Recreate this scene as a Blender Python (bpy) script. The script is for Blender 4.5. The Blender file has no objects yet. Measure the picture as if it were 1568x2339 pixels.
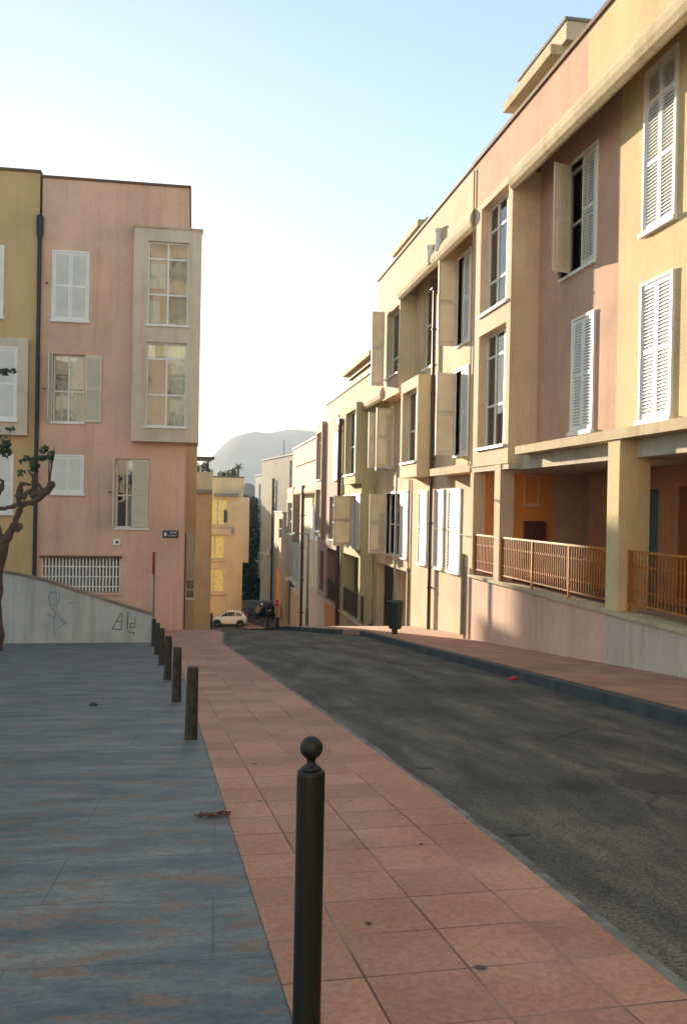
import bpy, bmesh, math, random
from mathutils import Vector, Matrix, noise
R_=math.radians
random.seed(7)
sc=bpy.context.scene; COL=sc.collection
# ---------------------------------------------------------------- camera
CAMZ=1.28; FPX=2080.0; IW,IH=1568.0,2339.0
YAW,PITCH,ROLL=R_(9.399),R_(-0.362),R_(1.06)
_f=Vector((math.sin(YAW)*math.cos(PITCH),math.cos(YAW)*math.cos(PITCH),math.sin(PITCH)))
_r=Vector((math.cos(YAW),-math.sin(YAW),0)); _u=_r.cross(_f)
_c,_s=math.cos(ROLL),math.sin(ROLL)
_r,_u=_c*_r+_s*_u,-_s*_r+_c*_u
CP=Vector((0,0,CAMZ))
cd=bpy.data.cameras.new('camera'); cam=bpy.data.objects.new('camera',cd); COL.objects.link(cam)
cam.matrix_world=Matrix(((_r.x,_u.x,-_f.x,0),(_r.y,_u.y,-_f.y,0),(_r.z,_u.z,-_f.z,CAMZ),(0,0,0,1)))
cd.sensor_fit='VERTICAL'; cd.sensor_height=36; cd.lens=36*FPX/IH; cd.clip_start=0.05; cd.clip_end=9000
sc.camera=cam
# ---------------------------------------------------------------- sky and sun
SUN_AZ=R_(-13.2); SUN_EL=R_(9.0)
w=bpy.data.worlds.new('World'); sc.world=w; w.use_nodes=True
nt=w.node_tree; bg=nt.nodes['Background']
sky=nt.nodes.new('ShaderNodeTexSky'); sky.sky_type='NISHITA'; sky.sun_disc=False
sky.sun_elevation=SUN_EL; sky.sun_rotation=SUN_AZ; sky.air_density=1.0; sky.dust_density=0.2; sky.ozone_density=3.0
gm=nt.nodes.new('ShaderNodeGamma'); gm.inputs[1].default_value=.76; nt.links.new(sky.outputs[0],gm.inputs[0])
tn=nt.nodes.new('ShaderNodeMix'); tn.data_type='RGBA'; tn.blend_type='MULTIPLY'; tn.inputs[0].default_value=1; tn.inputs[7].default_value=(1.0,.95,.82,1)
nt.links.new(gm.outputs[0],tn.inputs[6]); nt.links.new(tn.outputs[2],bg.inputs[0]); bg.inputs[1].default_value=0.088
sl=bpy.data.lights.new('sun','SUN'); sl.energy=4.1; sl.angle=R_(0.6); sl.color=(1.0,.83,.60)
so=bpy.data.objects.new('sun',sl); COL.objects.link(so)
sd=Vector((math.sin(SUN_AZ)*math.cos(SUN_EL),math.cos(SUN_AZ)*math.cos(SUN_EL),math.sin(SUN_EL)))
so.rotation_euler=sd.to_track_quat('Z','Y').to_euler(); so.location=(0,0,60)
sc.view_settings.view_transform='Standard'; sc.view_settings.look='None'
sc.view_settings.exposure=2.45; sc.view_settings.gamma=1
# ---------------------------------------------------------------- photo rays -> real planes
def ray(x,y): return _f+_r*((x-IW/2)/FPX)-_u*((y-IH/2)/FPX)
def atX(x,y,X):
    d=ray(x,y); return CP+d*(X/d.x)
def atY(x,y,Y):
    d=ray(x,y); return CP+d*(Y/d.y)
GP=[(-60,5.58),(0,0),(27,-2.51),(29,-2.72),(32,-3.2),(40,-4.35),(53,-6.3),(66,-8.35),(79,-10.05),(140,-10.05),(400,-16),(2600,-30)]
def gz(y):
    for (a,za),(b,zb) in zip(GP,GP[1:]):
        if y<=b: return za+(zb-za)*(y-a)/(b-a)
    return GP[-1][1]
# ---------------------------------------------------------------- materials
MATS={}
def nodes(name):
    m=bpy.data.materials.new(name); m.use_nodes=True; MATS[name]=m
    return m,m.node_tree,m.node_tree.nodes['Principled BSDF']
def N(nt,t,**k):
    n=nt.nodes.new(t)
    for a,b in k.items(): setattr(n,a,b)
    return n
def ramp(nt,fac,stops):
    r=N(nt,'ShaderNodeValToRGB'); e=r.color_ramp.elements
    while len(e)<len(stops): e.new(.5)
    for q,(p,c) in zip(e,stops): q.position=p; q.color=tuple(c)+(1,) if len(c)==3 else c
    nt.links.new(fac,r.inputs[0]); return r.outputs[0]
def mapped(nt,scale=(1,1,1),rot=(0,0,0)):
    tc=N(nt,'ShaderNodeNewGeometry'); mp=N(nt,'ShaderNodeMapping')
    mp.inputs['Scale'].default_value=scale; mp.inputs['Rotation'].default_value=rot
    nt.links.new(tc.outputs['Position'],mp.inputs[0]); return mp.outputs[0]
def noi(nt,vec,scale,detail=4,rough=.55):
    n=N(nt,'ShaderNodeTexNoise'); n.inputs['Scale'].default_value=scale; n.inputs['Detail'].default_value=detail; n.inputs['Roughness'].default_value=rough
    nt.links.new(vec,n.inputs['Vector']); return n.outputs['Fac']
def mix(nt,fac,a,b,mode='MIX'):
    m=N(nt,'ShaderNodeMix',data_type='RGBA',blend_type=mode)
    if isinstance(fac,(int,float)): m.inputs[0].default_value=fac
    else: nt.links.new(fac,m.inputs[0])
    for i,v in ((6,a),(7,b)):
        if isinstance(v,tuple): m.inputs[i].default_value=v+(1,) if len(v)==3 else v
        else: nt.links.new(v,m.inputs[i])
    return m.outputs[2]
def bump(nt,h,strength,dist,bsdf):
    b=N(nt,'ShaderNodeBump'); b.inputs['Strength'].default_value=strength; b.inputs['Distance'].default_value=dist
    nt.links.new(h,b.inputs['Height']); nt.links.new(b.outputs[0],bsdf.inputs['Normal'])
def stucco(name,c,dirt=.35,rough=.92,stain=(.30,.24,.19)):
    m,nt,b=nodes(name)
    p=mapped(nt); n1=noi(nt,p,.7,5); n2=noi(nt,p,22,3)
    c2=tuple(x*.82 for x in c); c3=tuple(min(1,x*1.1) for x in c)
    base=ramp(nt,n1,[(.3,c2),(.5,c),(.72,c3)])
    pv=mapped(nt,(3.2,3.2,.22)); n3=noi(nt,pv,1.3,6,.65)
    st=ramp(nt,n3,[(.50,(0,0,0)),(.70,(1,1,1))])
    mul=N(nt,'ShaderNodeMath',operation='MULTIPLY'); nt.links.new(st,mul.inputs[0]); mul.inputs[1].default_value=dirt
    col=mix(nt,mul.outputs[0],base,tuple(x*s*2.2 for x,s in zip(c,stain)))
    g=ramp(nt,n2,[(.35,(.9,.9,.9)),(.65,(1,1,1))]); col=mix(nt,1.0,col,g,'MULTIPLY')
    nt.links.new(col,b.inputs['Base Color']); b.inputs['Roughness'].default_value=rough
    bump(nt,noi(nt,p,60,3),.35,.01,b); return m
def plain(name,c,rough=.6,metal=0,var=.15,scale=3,bmp=0):
    m,nt,b=nodes(name); p=mapped(nt)
    col=ramp(nt,noi(nt,p,scale,4),[(.3,tuple(x*(1-var) for x in c)),(.7,tuple(min(1,x*(1+var)) for x in c))])
    nt.links.new(col,b.inputs['Base Color']); b.inputs['Roughness'].default_value=rough; b.inputs['Metallic'].default_value=metal
    if bmp: bump(nt,noi(nt,p,scale*8,3),bmp,.01,b)
    return m
PINK=stucco('pink_stucco',(.74,.48,.36),.4)
PINKR=stucco('salmon_stucco',(.60,.36,.25),.28)
MAUVE=stucco('rose_stucco',(.42,.27,.22),.25)
YEL=stucco('yellow_stucco',(.70,.53,.29),.30)
OCHRE=stucco('ochre_stucco',(.62,.43,.22),.3)
BEIGE=stucco('beige_stucco',(.70,.55,.37),.30)
PEACH=stucco('peach_stucco',(.70,.52,.36),.28)
CREAM=stucco('cream_stucco',(.58,.50,.40),.5)
ORANGE=stucco('orange_stucco',(.75,.30,.07),.25)
TAN=stucco('tan_stucco',(.72,.55,.34),.25)
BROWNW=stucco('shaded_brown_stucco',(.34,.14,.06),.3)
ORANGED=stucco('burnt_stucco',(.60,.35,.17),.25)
TAUPE=stucco('taupe_stucco',(.40,.32,.25),.3)
GREEN=stucco('green_stucco',(.50,.46,.27),.3)
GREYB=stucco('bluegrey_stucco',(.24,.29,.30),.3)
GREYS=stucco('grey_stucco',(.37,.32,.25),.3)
BAYM=stucco('bay_concrete',(.68,.58,.46),.45)
LIP=stucco('cornice_concrete',(.55,.44,.27),.7)
WHITEW=stucco('whitewash_wall',(.50,.52,.52),.7,stain=(.3,.27,.22))
COPE=plain('coping_brown',(.16,.085,.05),.8,scale=2)
COPEG=plain('coping_grey',(.22,.20,.17),.8,scale=2)
WHITE=plain('white_paint',(.80,.80,.77),.5,var=.06)
LOUV=plain('louvre_paint',(.64,.58,.47),.55,var=.08)
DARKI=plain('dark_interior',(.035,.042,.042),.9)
CURT=plain('curtain_cloth',(.74,.72,.66),.9,var=.08,scale=9)
CURTY_REFL=plain('yellow_cloth_and_reflection',(.85,.72,.30),.9,var=.15,scale=5)  # yellow cloth; also paints the reflections in the apricot house windows
IRON=plain('brown_iron',(.38,.14,.02),.55,var=.2)
IROND=plain('dark_iron',(.045,.035,.03),.5)
PIPE=plain('downpipe_paint',(.07,.035,.03),.5)
PIPEB=plain('dark_downpipe',(.02,.022,.03),.5)
BOLL=plain('bollard_green_black',(.004,.006,.005),.55,var=.1,scale=30)
POSTM=plain('weathered_post',(.034,.030,.024),.8,var=.6,scale=14,bmp=.3)
STEEL=plain('galvanised_steel',(.22,.24,.24),.5,.3)
REDP=plain('red_paint',(.55,.03,.02),.5)
BINM=plain('bin_green',(.012,.028,.026),.45)
NAVY=plain('navy_enamel',(.015,.03,.06),.35)
TYRE=plain('tyre_rubber',(.02,.02,.02),.9)
BLUEINK=plain('faded_blue_paint',(.16,.27,.36),.9)
BLACKINK=plain('black_paint',(.06,.07,.08),.9)
REDBOX=plain('dark_red_metal',(.10,.02,.025),.6)
LEAFD=plain('dead_leaf',(.13,.04,.02),.9,var=.5,scale=40)
def glass():
    m,nt,b=nodes('window_glass'); out=nt.nodes['Material Output']
    t=N(nt,'ShaderNodeBsdfTransparent'); t.inputs[0].default_value=(.86,.9,.9,1)
    g=N(nt,'ShaderNodeBsdfGlossy'); g.inputs[0].default_value=(.9,.9,.9,1); g.inputs[1].default_value=.03
    nn=noi(nt,mapped(nt),1.5,2); bb=N(nt,'ShaderNodeBump'); bb.inputs['Strength'].default_value=.15; bb.inputs['Distance'].default_value=.02
    nt.links.new(nn,bb.inputs['Height']); nt.links.new(bb.outputs[0],g.inputs['Normal'])
    fr=N(nt,'ShaderNodeFresnel'); fr.inputs[0].default_value=1.7
    mx=N(nt,'ShaderNodeMixShader'); nt.links.new(fr.outputs[0],mx.inputs[0]); nt.links.new(t.outputs[0],mx.inputs[1]); nt.links.new(g.outputs[0],mx.inputs[2])
    nt.links.new(mx.outputs[0],out.inputs[0]); nt.nodes.remove(b); return m
GLASS=glass()
def leafmat(name,c,var=.4):
    m,nt,b=nodes(name); p=mapped(nt)
    col=ramp(nt,noi(nt,p,2.5,3),[(.3,tuple(x*(1-var) for x in c)),(.7,tuple(x*(1+var) for x in c))])
    nt.links.new(col,b.inputs['Base Color']); b.inputs['Roughness'].default_value=.6
    b.inputs['Transmission Weight'].default_value=0; return m
LEAF=leafmat('plane_leaf',(.035,.075,.04)); LEAFL=leafmat('yellow_green_leaf',(.13,.17,.04)); LEAFK=leafmat('dark_leaf',(.02,.045,.03))  # LEAFL is the lighter, yellow green leaf colour
BARK=plain('bark',(.10,.07,.05),.95,var=.4,scale=8,bmp=.6)
# pavement of pink tiles
def tiles():
    m,nt,b=nodes('pink_paving'); ROT=.048
    p=mapped(nt,(1,1,1),(0,0,-ROT)); 
    br=N(nt,'ShaderNodeTexBrick'); br.offset=0; br.squash=1
    nt.links.new(p,br.inputs['Vector'])
    br.inputs['Scale'].default_value=1; br.inputs['Brick Width'].default_value=.355; br.inputs['Row Height'].default_value=.355
    br.inputs['Mortar Size'].default_value=.005; br.inputs['Mortar Smooth'].default_value=.4; br.inputs['Bias'].default_value=0
    br.inputs['Color1'].default_value=(.40,.39,.40,1); br.inputs['Color2'].default_value=(.64,.62,.60,1); br.inputs['Mortar'].default_value=(.5,.5,.5,1)
    n1=noi(nt,p,1.1,5); col=ramp(nt,n1,[(.25,(.32,.150,.093)),(.5,(.42,.212,.138)),(.75,(.50,.28,.19))])
    col=mix(nt,.55,col,br.outputs['Color'],'OVERLAY')
    n2=noi(nt,p,38,4,.7); col=mix(nt,1.0,col,ramp(nt,n2,[(.3,(.72,.72,.72)),(.62,(1.08,1.08,1.08))]),'MULTIPLY')
    # mortar: dark in places, pale in others
    n3=noi(nt,p,.8,2); mort=ramp(nt,n3,[(.46,(.10,.05,.035)),(.62,(.38,.26,.20))])
    mf=N(nt,'ShaderNodeMath',operation='MULTIPLY'); nt.links.new(br.outputs['Fac'],mf.inputs[0]); nt.links.new(ramp(nt,noi(nt,p,1.9,3),[(.35,(.6,.6,.6)),(.55,(1,1,1))]),mf.inputs[1])
    col=mix(nt,mf.outputs[0],col,mort)
    # spots of gum
    v=N(nt,'ShaderNodeTexVoronoi'); v.inputs['Scale'].default_value=2.1; nt.links.new(p,v.inputs['Vector'])
    sp=ramp(nt,v.outputs['Distance'],[(.035,(1,1,1)),(.06,(0,0,0))]); col=mix(nt,sp,col,(.07,.05,.045))
    st=ramp(nt,noi(nt,p,2.6,6,.7),[(.56,(0,0,0)),(.75,(.5,.5,.5))]); col=mix(nt,st,col,(.20,.10,.075))
    nt.links.new(col,b.inputs['Base Color']); b.inputs['Roughness'].default_value=.75
    inv=N(nt,'ShaderNodeMath',operation='SUBTRACT'); inv.inputs[0].default_value=1; nt.links.new(br.outputs['Fac'],inv.inputs[1])
    ad=N(nt,'ShaderNodeMath',operation='MULTIPLY_ADD'); nt.links.new(n2,ad.inputs[0]); ad.inputs[1].default_value=.25; nt.links.new(inv.outputs[0],ad.inputs[2])
    bump(nt,ad.outputs[0],.5,.006,b); return m
def plaza():
    m,nt,b=nodes('slate_plaza'); p=mapped(nt)
    pn=mapped(nt,(.7,1.9,1)); n1=noi(nt,pn,2.2,10,.72)
    col=ramp(nt,n1,[(.34,(.045,.075,.09)),(.47,(.09,.125,.135)),(.58,(.155,.18,.175)),(.72,(.25,.255,.23))])
    pr=mapped(nt,(.9,2.2,1)); n2=noi(nt,pr,4.6,9,.72)
    col=mix(nt,ramp(nt,n2,[(.52,(0,0,0)),(.60,(.8,.8,.8))]),col,(.20,.115,.075))
    br=N(nt,'ShaderNodeTexBrick'); br.offset=.45; nt.links.new(mapped(nt,(1,1,1),(0,0,.03)),br.inputs['Vector'])
    br.inputs['Scale'].default_value=1; br.inputs['Brick Width'].default_value=1.5; br.inputs['Row Height'].default_value=.62; br.inputs['Mortar Size'].default_value=.006; br.inputs['Mortar Smooth'].default_value=.5
    br.inputs['Color1'].default_value=(.42,.42,.42,1); br.inputs['Color2'].default_value=(.6,.6,.6,1)
    col=mix(nt,.3,col,br.outputs['Color'],'OVERLAY')
    mf=N(nt,'ShaderNodeMath',operation='MULTIPLY'); nt.links.new(br.outputs['Fac'],mf.inputs[0]); nt.links.new(ramp(nt,noi(nt,p,.9,3),[(.5,(.02,.02,.02)),(.7,(.6,.6,.6))]),mf.inputs[1])
    col=mix(nt,mf.outputs[0],col,(.035,.05,.06))
    n4=noi(nt,p,45,4,.7); col=mix(nt,1.0,col,ramp(nt,n4,[(.3,(.7,.7,.7)),(.62,(1.1,1.1,1.1))]),'MULTIPLY')
    nt.links.new(col,b.inputs['Base Color']); b.inputs['Roughness'].default_value=.62
    bump(nt,n4,.35,.006,b); return m
def asphalt():
    m,nt,b=nodes('worn_asphalt'); p=mapped(nt)
    pn=mapped(nt,(1.6,.38,1)); n1=noi(nt,pn,1.5,9,.64)
    col=ramp(nt,n1,[(.33,(.046,.047,.045)),(.5,(.092,.087,.078)),(.67,(.175,.158,.132))])
    col=mix(nt,ramp(nt,noi(nt,p,.55,5,.6),[(.55,(0,0,0)),(.7,(.7,.7,.7))]),col,(.034,.034,.038))
    n2=noi(nt,p,70,3,.8); col=mix(nt,1.0,col,ramp(nt,n2,[(.38,(.45,.45,.45)),(.60,(1.4,1.4,1.35))]),'MULTIPLY')
    v=N(nt,'ShaderNodeTexVoronoi',feature='DISTANCE_TO_EDGE'); v.inputs['Scale'].default_value=.45
    wv=noi(nt,p,1.5,4); mm=N(nt,'ShaderNodeVectorMath',operation='MULTIPLY_ADD'); 
    nt.links.new(p,mm.inputs[0]); mm.inputs[1].default_value=(1,1,1); cx=N(nt,'ShaderNodeCombineXYZ'); nt.links.new(wv,cx.inputs[0]); nt.links.new(wv,cx.inputs[1]); nt.links.new(cx.outputs[0],mm.inputs[2])
    nt.links.new(mm.outputs[0],v.inputs['Vector'])
    cr=N(nt,'ShaderNodeMath',operation='MULTIPLY'); nt.links.new(ramp(nt,v.outputs['Distance'],[(.003,(1,1,1)),(.012,(0,0,0))]),cr.inputs[0]); nt.links.new(ramp(nt,noi(nt,p,.4,2),[(.5,(0,0,0)),(.6,(.7,.7,.7))]),cr.inputs[1])
    col=mix(nt,cr.outputs[0],col,(.02,.02,.02))
    nt.links.new(col,b.inputs['Base Color']); b.inputs['Roughness'].default_value=.85; b.inputs['Specular IOR Level'].default_value=.3
    bump(nt,n2,.6,.008,b); return m
TILE=tiles(); PLAZA=plaza(); ASPH=asphalt()
KERBD=plain('dark_kerb_stone',(.055,.065,.07),.8,var=.35,scale=3,bmp=.3)
KERBL=plain('pale_kerb_stone',(.17,.17,.155),.85,var=.45,scale=7,bmp=.4)
WOODM=plain('wooded_slope',(.03,.05,.035),1,var=.5,scale=.08); WOODM.node_tree.nodes['Principled BSDF'].inputs['Specular IOR Level'].default_value=0
EARTH=plain('earth',(.16,.14,.10),.95,var=.3,scale=.05)
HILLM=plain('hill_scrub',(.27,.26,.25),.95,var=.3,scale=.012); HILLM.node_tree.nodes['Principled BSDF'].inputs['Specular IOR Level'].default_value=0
# ---------------------------------------------------------------- object helpers
def tag(o,label=None,cat=None,group=None,kind=None):
    if label: o['label']=label
    if cat: o['category']=cat
    if group: o['group']=group
    if kind: o['kind']=kind
    return o
def thing(name,loc,label,cat,group=None):
    o=bpy.data.objects.new(name,None); COL.objects.link(o); o.location=loc; o.empty_display_size=.2
    bpy_up.append(o); return tag(o,label,cat,group)
bpy_up=[]
def wloc(o):
    v=Vector(o.location)
    while o.parent: o=o.parent; v+=Vector(o.location)
    return v
def TX(X): return lambda u,v,w:(X-w,u,v)          # facade facing -X (street side): u=Y v=Z w=outward
def TY(Y): return lambda u,v,w:(u,Y-w,v)          # facade facing -Y (camera)
def TYB(Y): return lambda u,v,w:(u,Y+w,v)         # facade facing +Y
def TXR(X): return lambda u,v,w:(X+w,u,v)         # facade facing +X
def TR(ox,oy,ang):                                # facade rotated: u runs along ang
    c,s=math.cos(ang),math.sin(ang)
    return lambda u,v,w:(ox+u*c+w*s, oy+u*s-w*c, v)
IDT=lambda u,v,w:(u,v,w)
class MB:
    def __init__(s,T=IDT): s.v=[]; s.f=[]; s.T=T; s.sm=False
    def add(s,vs,fs,T=None):
        T=T or s.T; b=len(s.v); s.v+=[T(*p) for p in vs]; s.f+=[tuple(i+b for i in f) for f in fs]; return s
    def box(s,a,b,c,d,e,f,T=None):
        return s.add([(a,c,e),(b,c,e),(b,d,e),(a,d,e),(a,c,f),(b,c,f),(b,d,f),(a,d,f)],[(0,3,2,1),(4,5,6,7),(0,1,5,4),(1,2,6,5),(2,3,7,6),(3,0,4,7)],T)
    def wall(s,u0,u1,v0,v1,holes=(),th=.3,T=None):
        us=sorted({u0,u1}|{min(max(h[k],u0),u1) for h in holes for k in (0,1)}); vs=sorted({v0,v1}|{min(max(h[k],v0),v1) for h in holes for k in (2,3)})
        nu,nv=len(us)-1,len(vs)-1
        def solid(i,j):
            if i<0 or j<0 or i>=nu or j>=nv: return False
            cu,cv=(us[i]+us[i+1])/2,(vs[j]+vs[j+1])/2
            return not any(h[0]<cu<h[1] and h[2]<cv<h[3] for h in holes)
        P={};vl=[];fl=[]
        def V(i,j,k):
            q=(i,j,k)
            if q not in P: P[q]=len(vl); vl.append((us[i],vs[j],0 if k else -th))
            return P[q]
        for i in range(nu):
            for j in range(nv):
                if not solid(i,j): continue
                fl.append((V(i,j,1),V(i+1,j,1),V(i+1,j+1,1),V(i,j+1,1))); fl.append((V(i,j,0),V(i,j+1,0),V(i+1,j+1,0),V(i+1,j,0)))
                for di,dj,a,b in ((-1,0,(i,j),(i,j+1)),(1,0,(i+1,j),(i+1,j+1)),(0,-1,(i,j),(i+1,j)),(0,1,(i,j+1),(i+1,j+1))):
                    if not solid(i+di,j+dj): fl.append((V(*a,0),V(*a,1),V(*b,1),V(*b,0)))
        return s.add(vl,fl,T)
    def cyl(s,p0,p1,r0,r1=None,n=12,T=None):
        r1=r0 if r1 is None else r1; a,b=Vector(p0),Vector(p1); d=(b-a).normalized(); x=d.orthogonal().normalized(); y=d.cross(x)
        vs=[];
        for q,r in ((a,r0),(b,r1)):
            for i in range(n):
                t=2*math.pi*i/n; vs.append(tuple(q+x*(r*math.cos(t))+y*(r*math.sin(t))))
        fs=[(i,(i+1)%n,n+(i+1)%n,n+i) for i in range(n)]+[tuple(range(n-1,-1,-1)),tuple(range(n,2*n))]
        return s.add(vs,fs,T)
    def lathe(s,prof,c=(0,0,0),n=24,T=None):
        vs=[];fs=[]
        for r,z in prof:
            for i in range(n):
                t=2*math.pi*i/n; vs.append((c[0]+r*math.cos(t),c[1]+r*math.sin(t),c[2]+z))
        m=len(prof)
        for k in range(m-1):
            for i in range(n): fs.append((k*n+i,k*n+(i+1)%n,(k+1)*n+(i+1)%n,(k+1)*n+i))
        fs.append(tuple(range(n-1,-1,-1))); fs.append(tuple((m-1)*n+i for i in range(n)))
        return s.add(vs,fs,T)
    def tube(s,pts,rad,n=8,T=None):
        vs=[];fs=[]; P=[Vector(p) for p in pts]; m=len(P)
        rs=rad if isinstance(rad,(list,tuple)) else [rad]*m
        ref=None
        for k in range(m):
            d=(P[min(k+1,m-1)]-P[max(k-1,0)]).normalized()
            x=(ref-d*ref.dot(d)).normalized() if ref else d.orthogonal().normalized(); ref=x; y=d.cross(x)
            for i in range(n):
                t=2*math.pi*i/n; vs.append(tuple(P[k]+x*(rs[k]*math.cos(t))+y*(rs[k]*math.sin(t))))
        for k in range(m-1):
            for i in range(n): fs.append((k*n+i,k*n+(i+1)%n,(k+1)*n+(i+1)%n,(k+1)*n+i))
        fs.append(tuple(range(n-1,-1,-1))); fs.append(tuple((m-1)*n+i for i in range(n)))
        return s.add(vs,fs,T)
    def prism(s,prof,u0,u1,T=None):   # prof in (v,w), extruded along u
        n=len(prof); vs=[(u0,a,b) for a,b in prof]+[(u1,a,b) for a,b in prof]
        fs=[(i,(i+1)%n,n+(i+1)%n,n+i) for i in range(n)]+[tuple(range(n-1,-1,-1)),tuple(range(n,2*n))]
        return s.add(vs,fs,T)
    def build(s,name,mat,parent=None,smooth=False,bevel=0,label=None):
        me=bpy.data.meshes.new(name); off=wloc(parent) if parent else Vector((0,0,0))
        me.from_pydata([tuple(Vector(p)-off) for p in s.v],[],s.f); me.update()
        bm=bmesh.new(); bm.from_mesh(me); bmesh.ops.recalc_face_normals(bm,faces=bm.faces); bm.to_mesh(me); bm.free()
        for m in (mat if isinstance(mat,(list,tuple)) else [mat]): me.materials.append(m)
        if smooth:
            for p in me.polygons: p.use_smooth=True
        o=bpy.data.objects.new(name,me); COL.objects.link(o)
        if parent: o.parent=parent
        if bevel:
            b=o.modifiers.new('b','BEVEL'); b.width=bevel; b.segments=2; b.limit_method='ANGLE'
        if label: o['label']=label
        return o
# windows and shutters -------------------------------------------------
def leaf_mb(mb,u0,u1,v0,v1,w0,w1,T,rails=(.5,),fw=.055,slats=True,step=.055):
    mb.box(u0,u0+fw,v0,v1,w0,w1,T); mb.box(u1-fw,u1,v0,v1,w0,w1,T)
    ys=[v0]+[v0+(v1-v0)*r for r in rails]+[v1]
    cuts=[(v0,v0+fw*1.5)]+[(y-fw*.6,y+fw*.6) for y in ys[1:-1]]+[(v1-fw*1.3,v1)]
    for a,b in cuts: mb.box(u0+fw,u1-fw,a,b,w0+.002,w1-.002,T)
    wm=(w0+w1)/2; wd=(w1-w0)*.42
    for (a,b),(c,d) in zip(cuts,cuts[1:]):
        lo,hi=b,c
        if not slats: mb.box(u0+fw,u1-fw,lo,hi,wm-.006,wm+.006,T); continue
        n=max(2,int((hi-lo)/step)); st=(hi-lo)/n
        for k in range(n):
            z=lo+st*(k+.5); h=st*.53
            mb.add([(u0+fw,z-h,wm+wd),(u1-fw,z-h,wm+wd),(u1-fw,z+h,wm-wd),(u0+fw,z+h,wm-wd),
                    (u0+fw,z-h+.008,wm+wd),(u1-fw,z-h+.008,wm+wd),(u1-fw,z+h+.008,wm-wd),(u0+fw,z+h+.008,wm-wd)],
                   [(0,3,2,1),(4,5,6,7),(0,1,5,4),(1,2,6,5),(2,3,7,6),(3,0,4,7)],T)
def shutters(par,T,u0,u1,v0,v1,rails=(.5,),w=.012,slats=True,mat=None,sill=True,step=.055,frame=True):
    """closed pair of louvred shutters in a white frame: one window part, two shutter sub-parts"""
    mat=mat or WHITE; fw=.05
    f=MB(T); f.box(u0-fw,u0,v0,v1,-.06,w+.03); f.box(u1,u1+fw,v0,v1,-.06,w+.03); f.box(u0-fw,u1+fw,v1,v1+fw,-.06,w+.032)
    if sill: f.box(u0-fw-.03,u1+fw+.03,v0-.07,v0,-.06,w+.07)
    f.box(u0,u1,v0,v1,-.09,-.05)
    fo=f.build('window',mat,par)
    um=(u0+u1)/2
    for a,b in ((u0+.004,um-.003),(um+.003,u1-.004)):
        m=MB(T); leaf_mb(m,a,b,v0+.004,v1-.004,w-.03,w+.012,T,rails,slats=slats,step=step); m.build('shutter',mat,fo)
    return fo
def window(par,T,u0,u1,v0,v1,dep=.12,cols=2,rows=(.8,.4),fw=.05,mat=None,curtain=None,side=None,sill=True,room=True,name='window'):
    """recessed casement: frame part, glass/curtain/sill sub-parts. curtain=list of (u0f,u1f,v0f,v1f,mat) fractions"""
    mat=mat or WHITE
    f=MB(T); a,b=-dep-.05,-dep
    f.box(u0,u0+fw,v0,v1,a,b); f.box(u1-fw,u1,v0,v1,a,b); f.box(u0+fw,u1-fw,v0,v0+fw,a,b-.001); f.box(u0+fw,u1-fw,v1-fw,v1,a,b-.001)
    for k in range(1,cols):
        u=u0+(u1-u0)*k/cols; f.box(u-fw*.5,u+fw*.5,v0+fw,v1-fw,a,b+.004)
    for r in rows:
        v=v0+(v1-v0)*r; f.box(u0+fw,u1-fw,v-fw*.5,v+fw*.5,a+.003,b-.003)
    fo=f.build(name,mat,par)
    g=MB(T); g.box(u0+.01,u1-.01,v0+.01,v1-.01,a+.018,a+.026); g.build('glass',GLASS,fo)
    for (p,q,r,s_,cm) in (curtain or ()):
        c=MB(T); A,B=u0+(u1-u0)*p,u0+(u1-u0)*q; n=max(3,int((B-A)/.04)); V0,V1=v0+(v1-v0)*r,v0+(v1-v0)*s_
        vs=[];fs=[]
        for i in range(n+1):
            uu=A+(B-A)*i/n; ww=a-.04-.012*math.sin(i*1.9)
            vs+= [(uu,V0,ww),(uu,V1,ww)]
        for i in range(n): fs.append((2*i,2*i+2,2*i+3,2*i+1))
        c.add(vs,fs); c.build('curtain',cm,fo)
    if room:
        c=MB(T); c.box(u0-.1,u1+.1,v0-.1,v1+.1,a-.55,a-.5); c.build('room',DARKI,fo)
    if sill:
        c=MB(T); c.box(u0-.04,u1+.04,v0-.05,v0+.008,-dep+.004,.06); c.build('sill',mat,fo)
    return fo
def open_leaf(par,T2,u0,u1,v0,v1,mat=None,slats=True,label=None):
    m=MB(T2); leaf_mb(m,u0,u1,v0,v1,0,.035,T2,(.5,),slats=slats); return m.build('shutter',mat or LOUV,par,label=label)
def lip(par,X0,Xb,y0,y1,zt,mat=LIP):
    # coved concrete soffit under a projecting parapet, with a bullnose at the street edge
    d=-(Xb-X0)+.002; T=TX(X0)
    prof=[(zt,-.32),(zt+.05,.002),(zt,.05),(zt-.12,.105),(zt-.25,.115),(zt-.36,.08),(zt-.42,.01),(zt-.41,-.05),(zt-.24,-.12),(zt-.05,-.3),(zt+.12,max(d,-.5)),(zt+.135,d),(zt+.3,d),(zt+.3,-.33)]
    m=MB(T); m.prism(prof,y0,y1); return m.build('cornice',mat,par)
def railing(par,T,u0,u1,v0,v1,posts=(),mat=IRON,step=.1,w=-.06,foot=.12):
    m=MB(T); m.box(u0,u1,v1-.035,v1,w-.02,w+.02); m.box(u0,u1,v0+foot,v0+foot+.025,w-.012,w+.012)
    n=int((u1-u0)/step)
    for i in range(1,n):
        u=u0+(u1-u0)*i/n; m.box(u-.007,u+.007,v0+foot+.02,v1-.03,w-.007,w+.007)
        for z in (v1-.24,v0+foot+.22): m.box(u-.014,u+.014,z-.018,z+.018,w-.014,w+.014)
    for p in (u0+.02,u1-.02)+tuple(posts): m.box(p-.022,p+.022,v0,v1-.01,w-.022,w+.022)
    return m.build('railing',mat,par)
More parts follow.
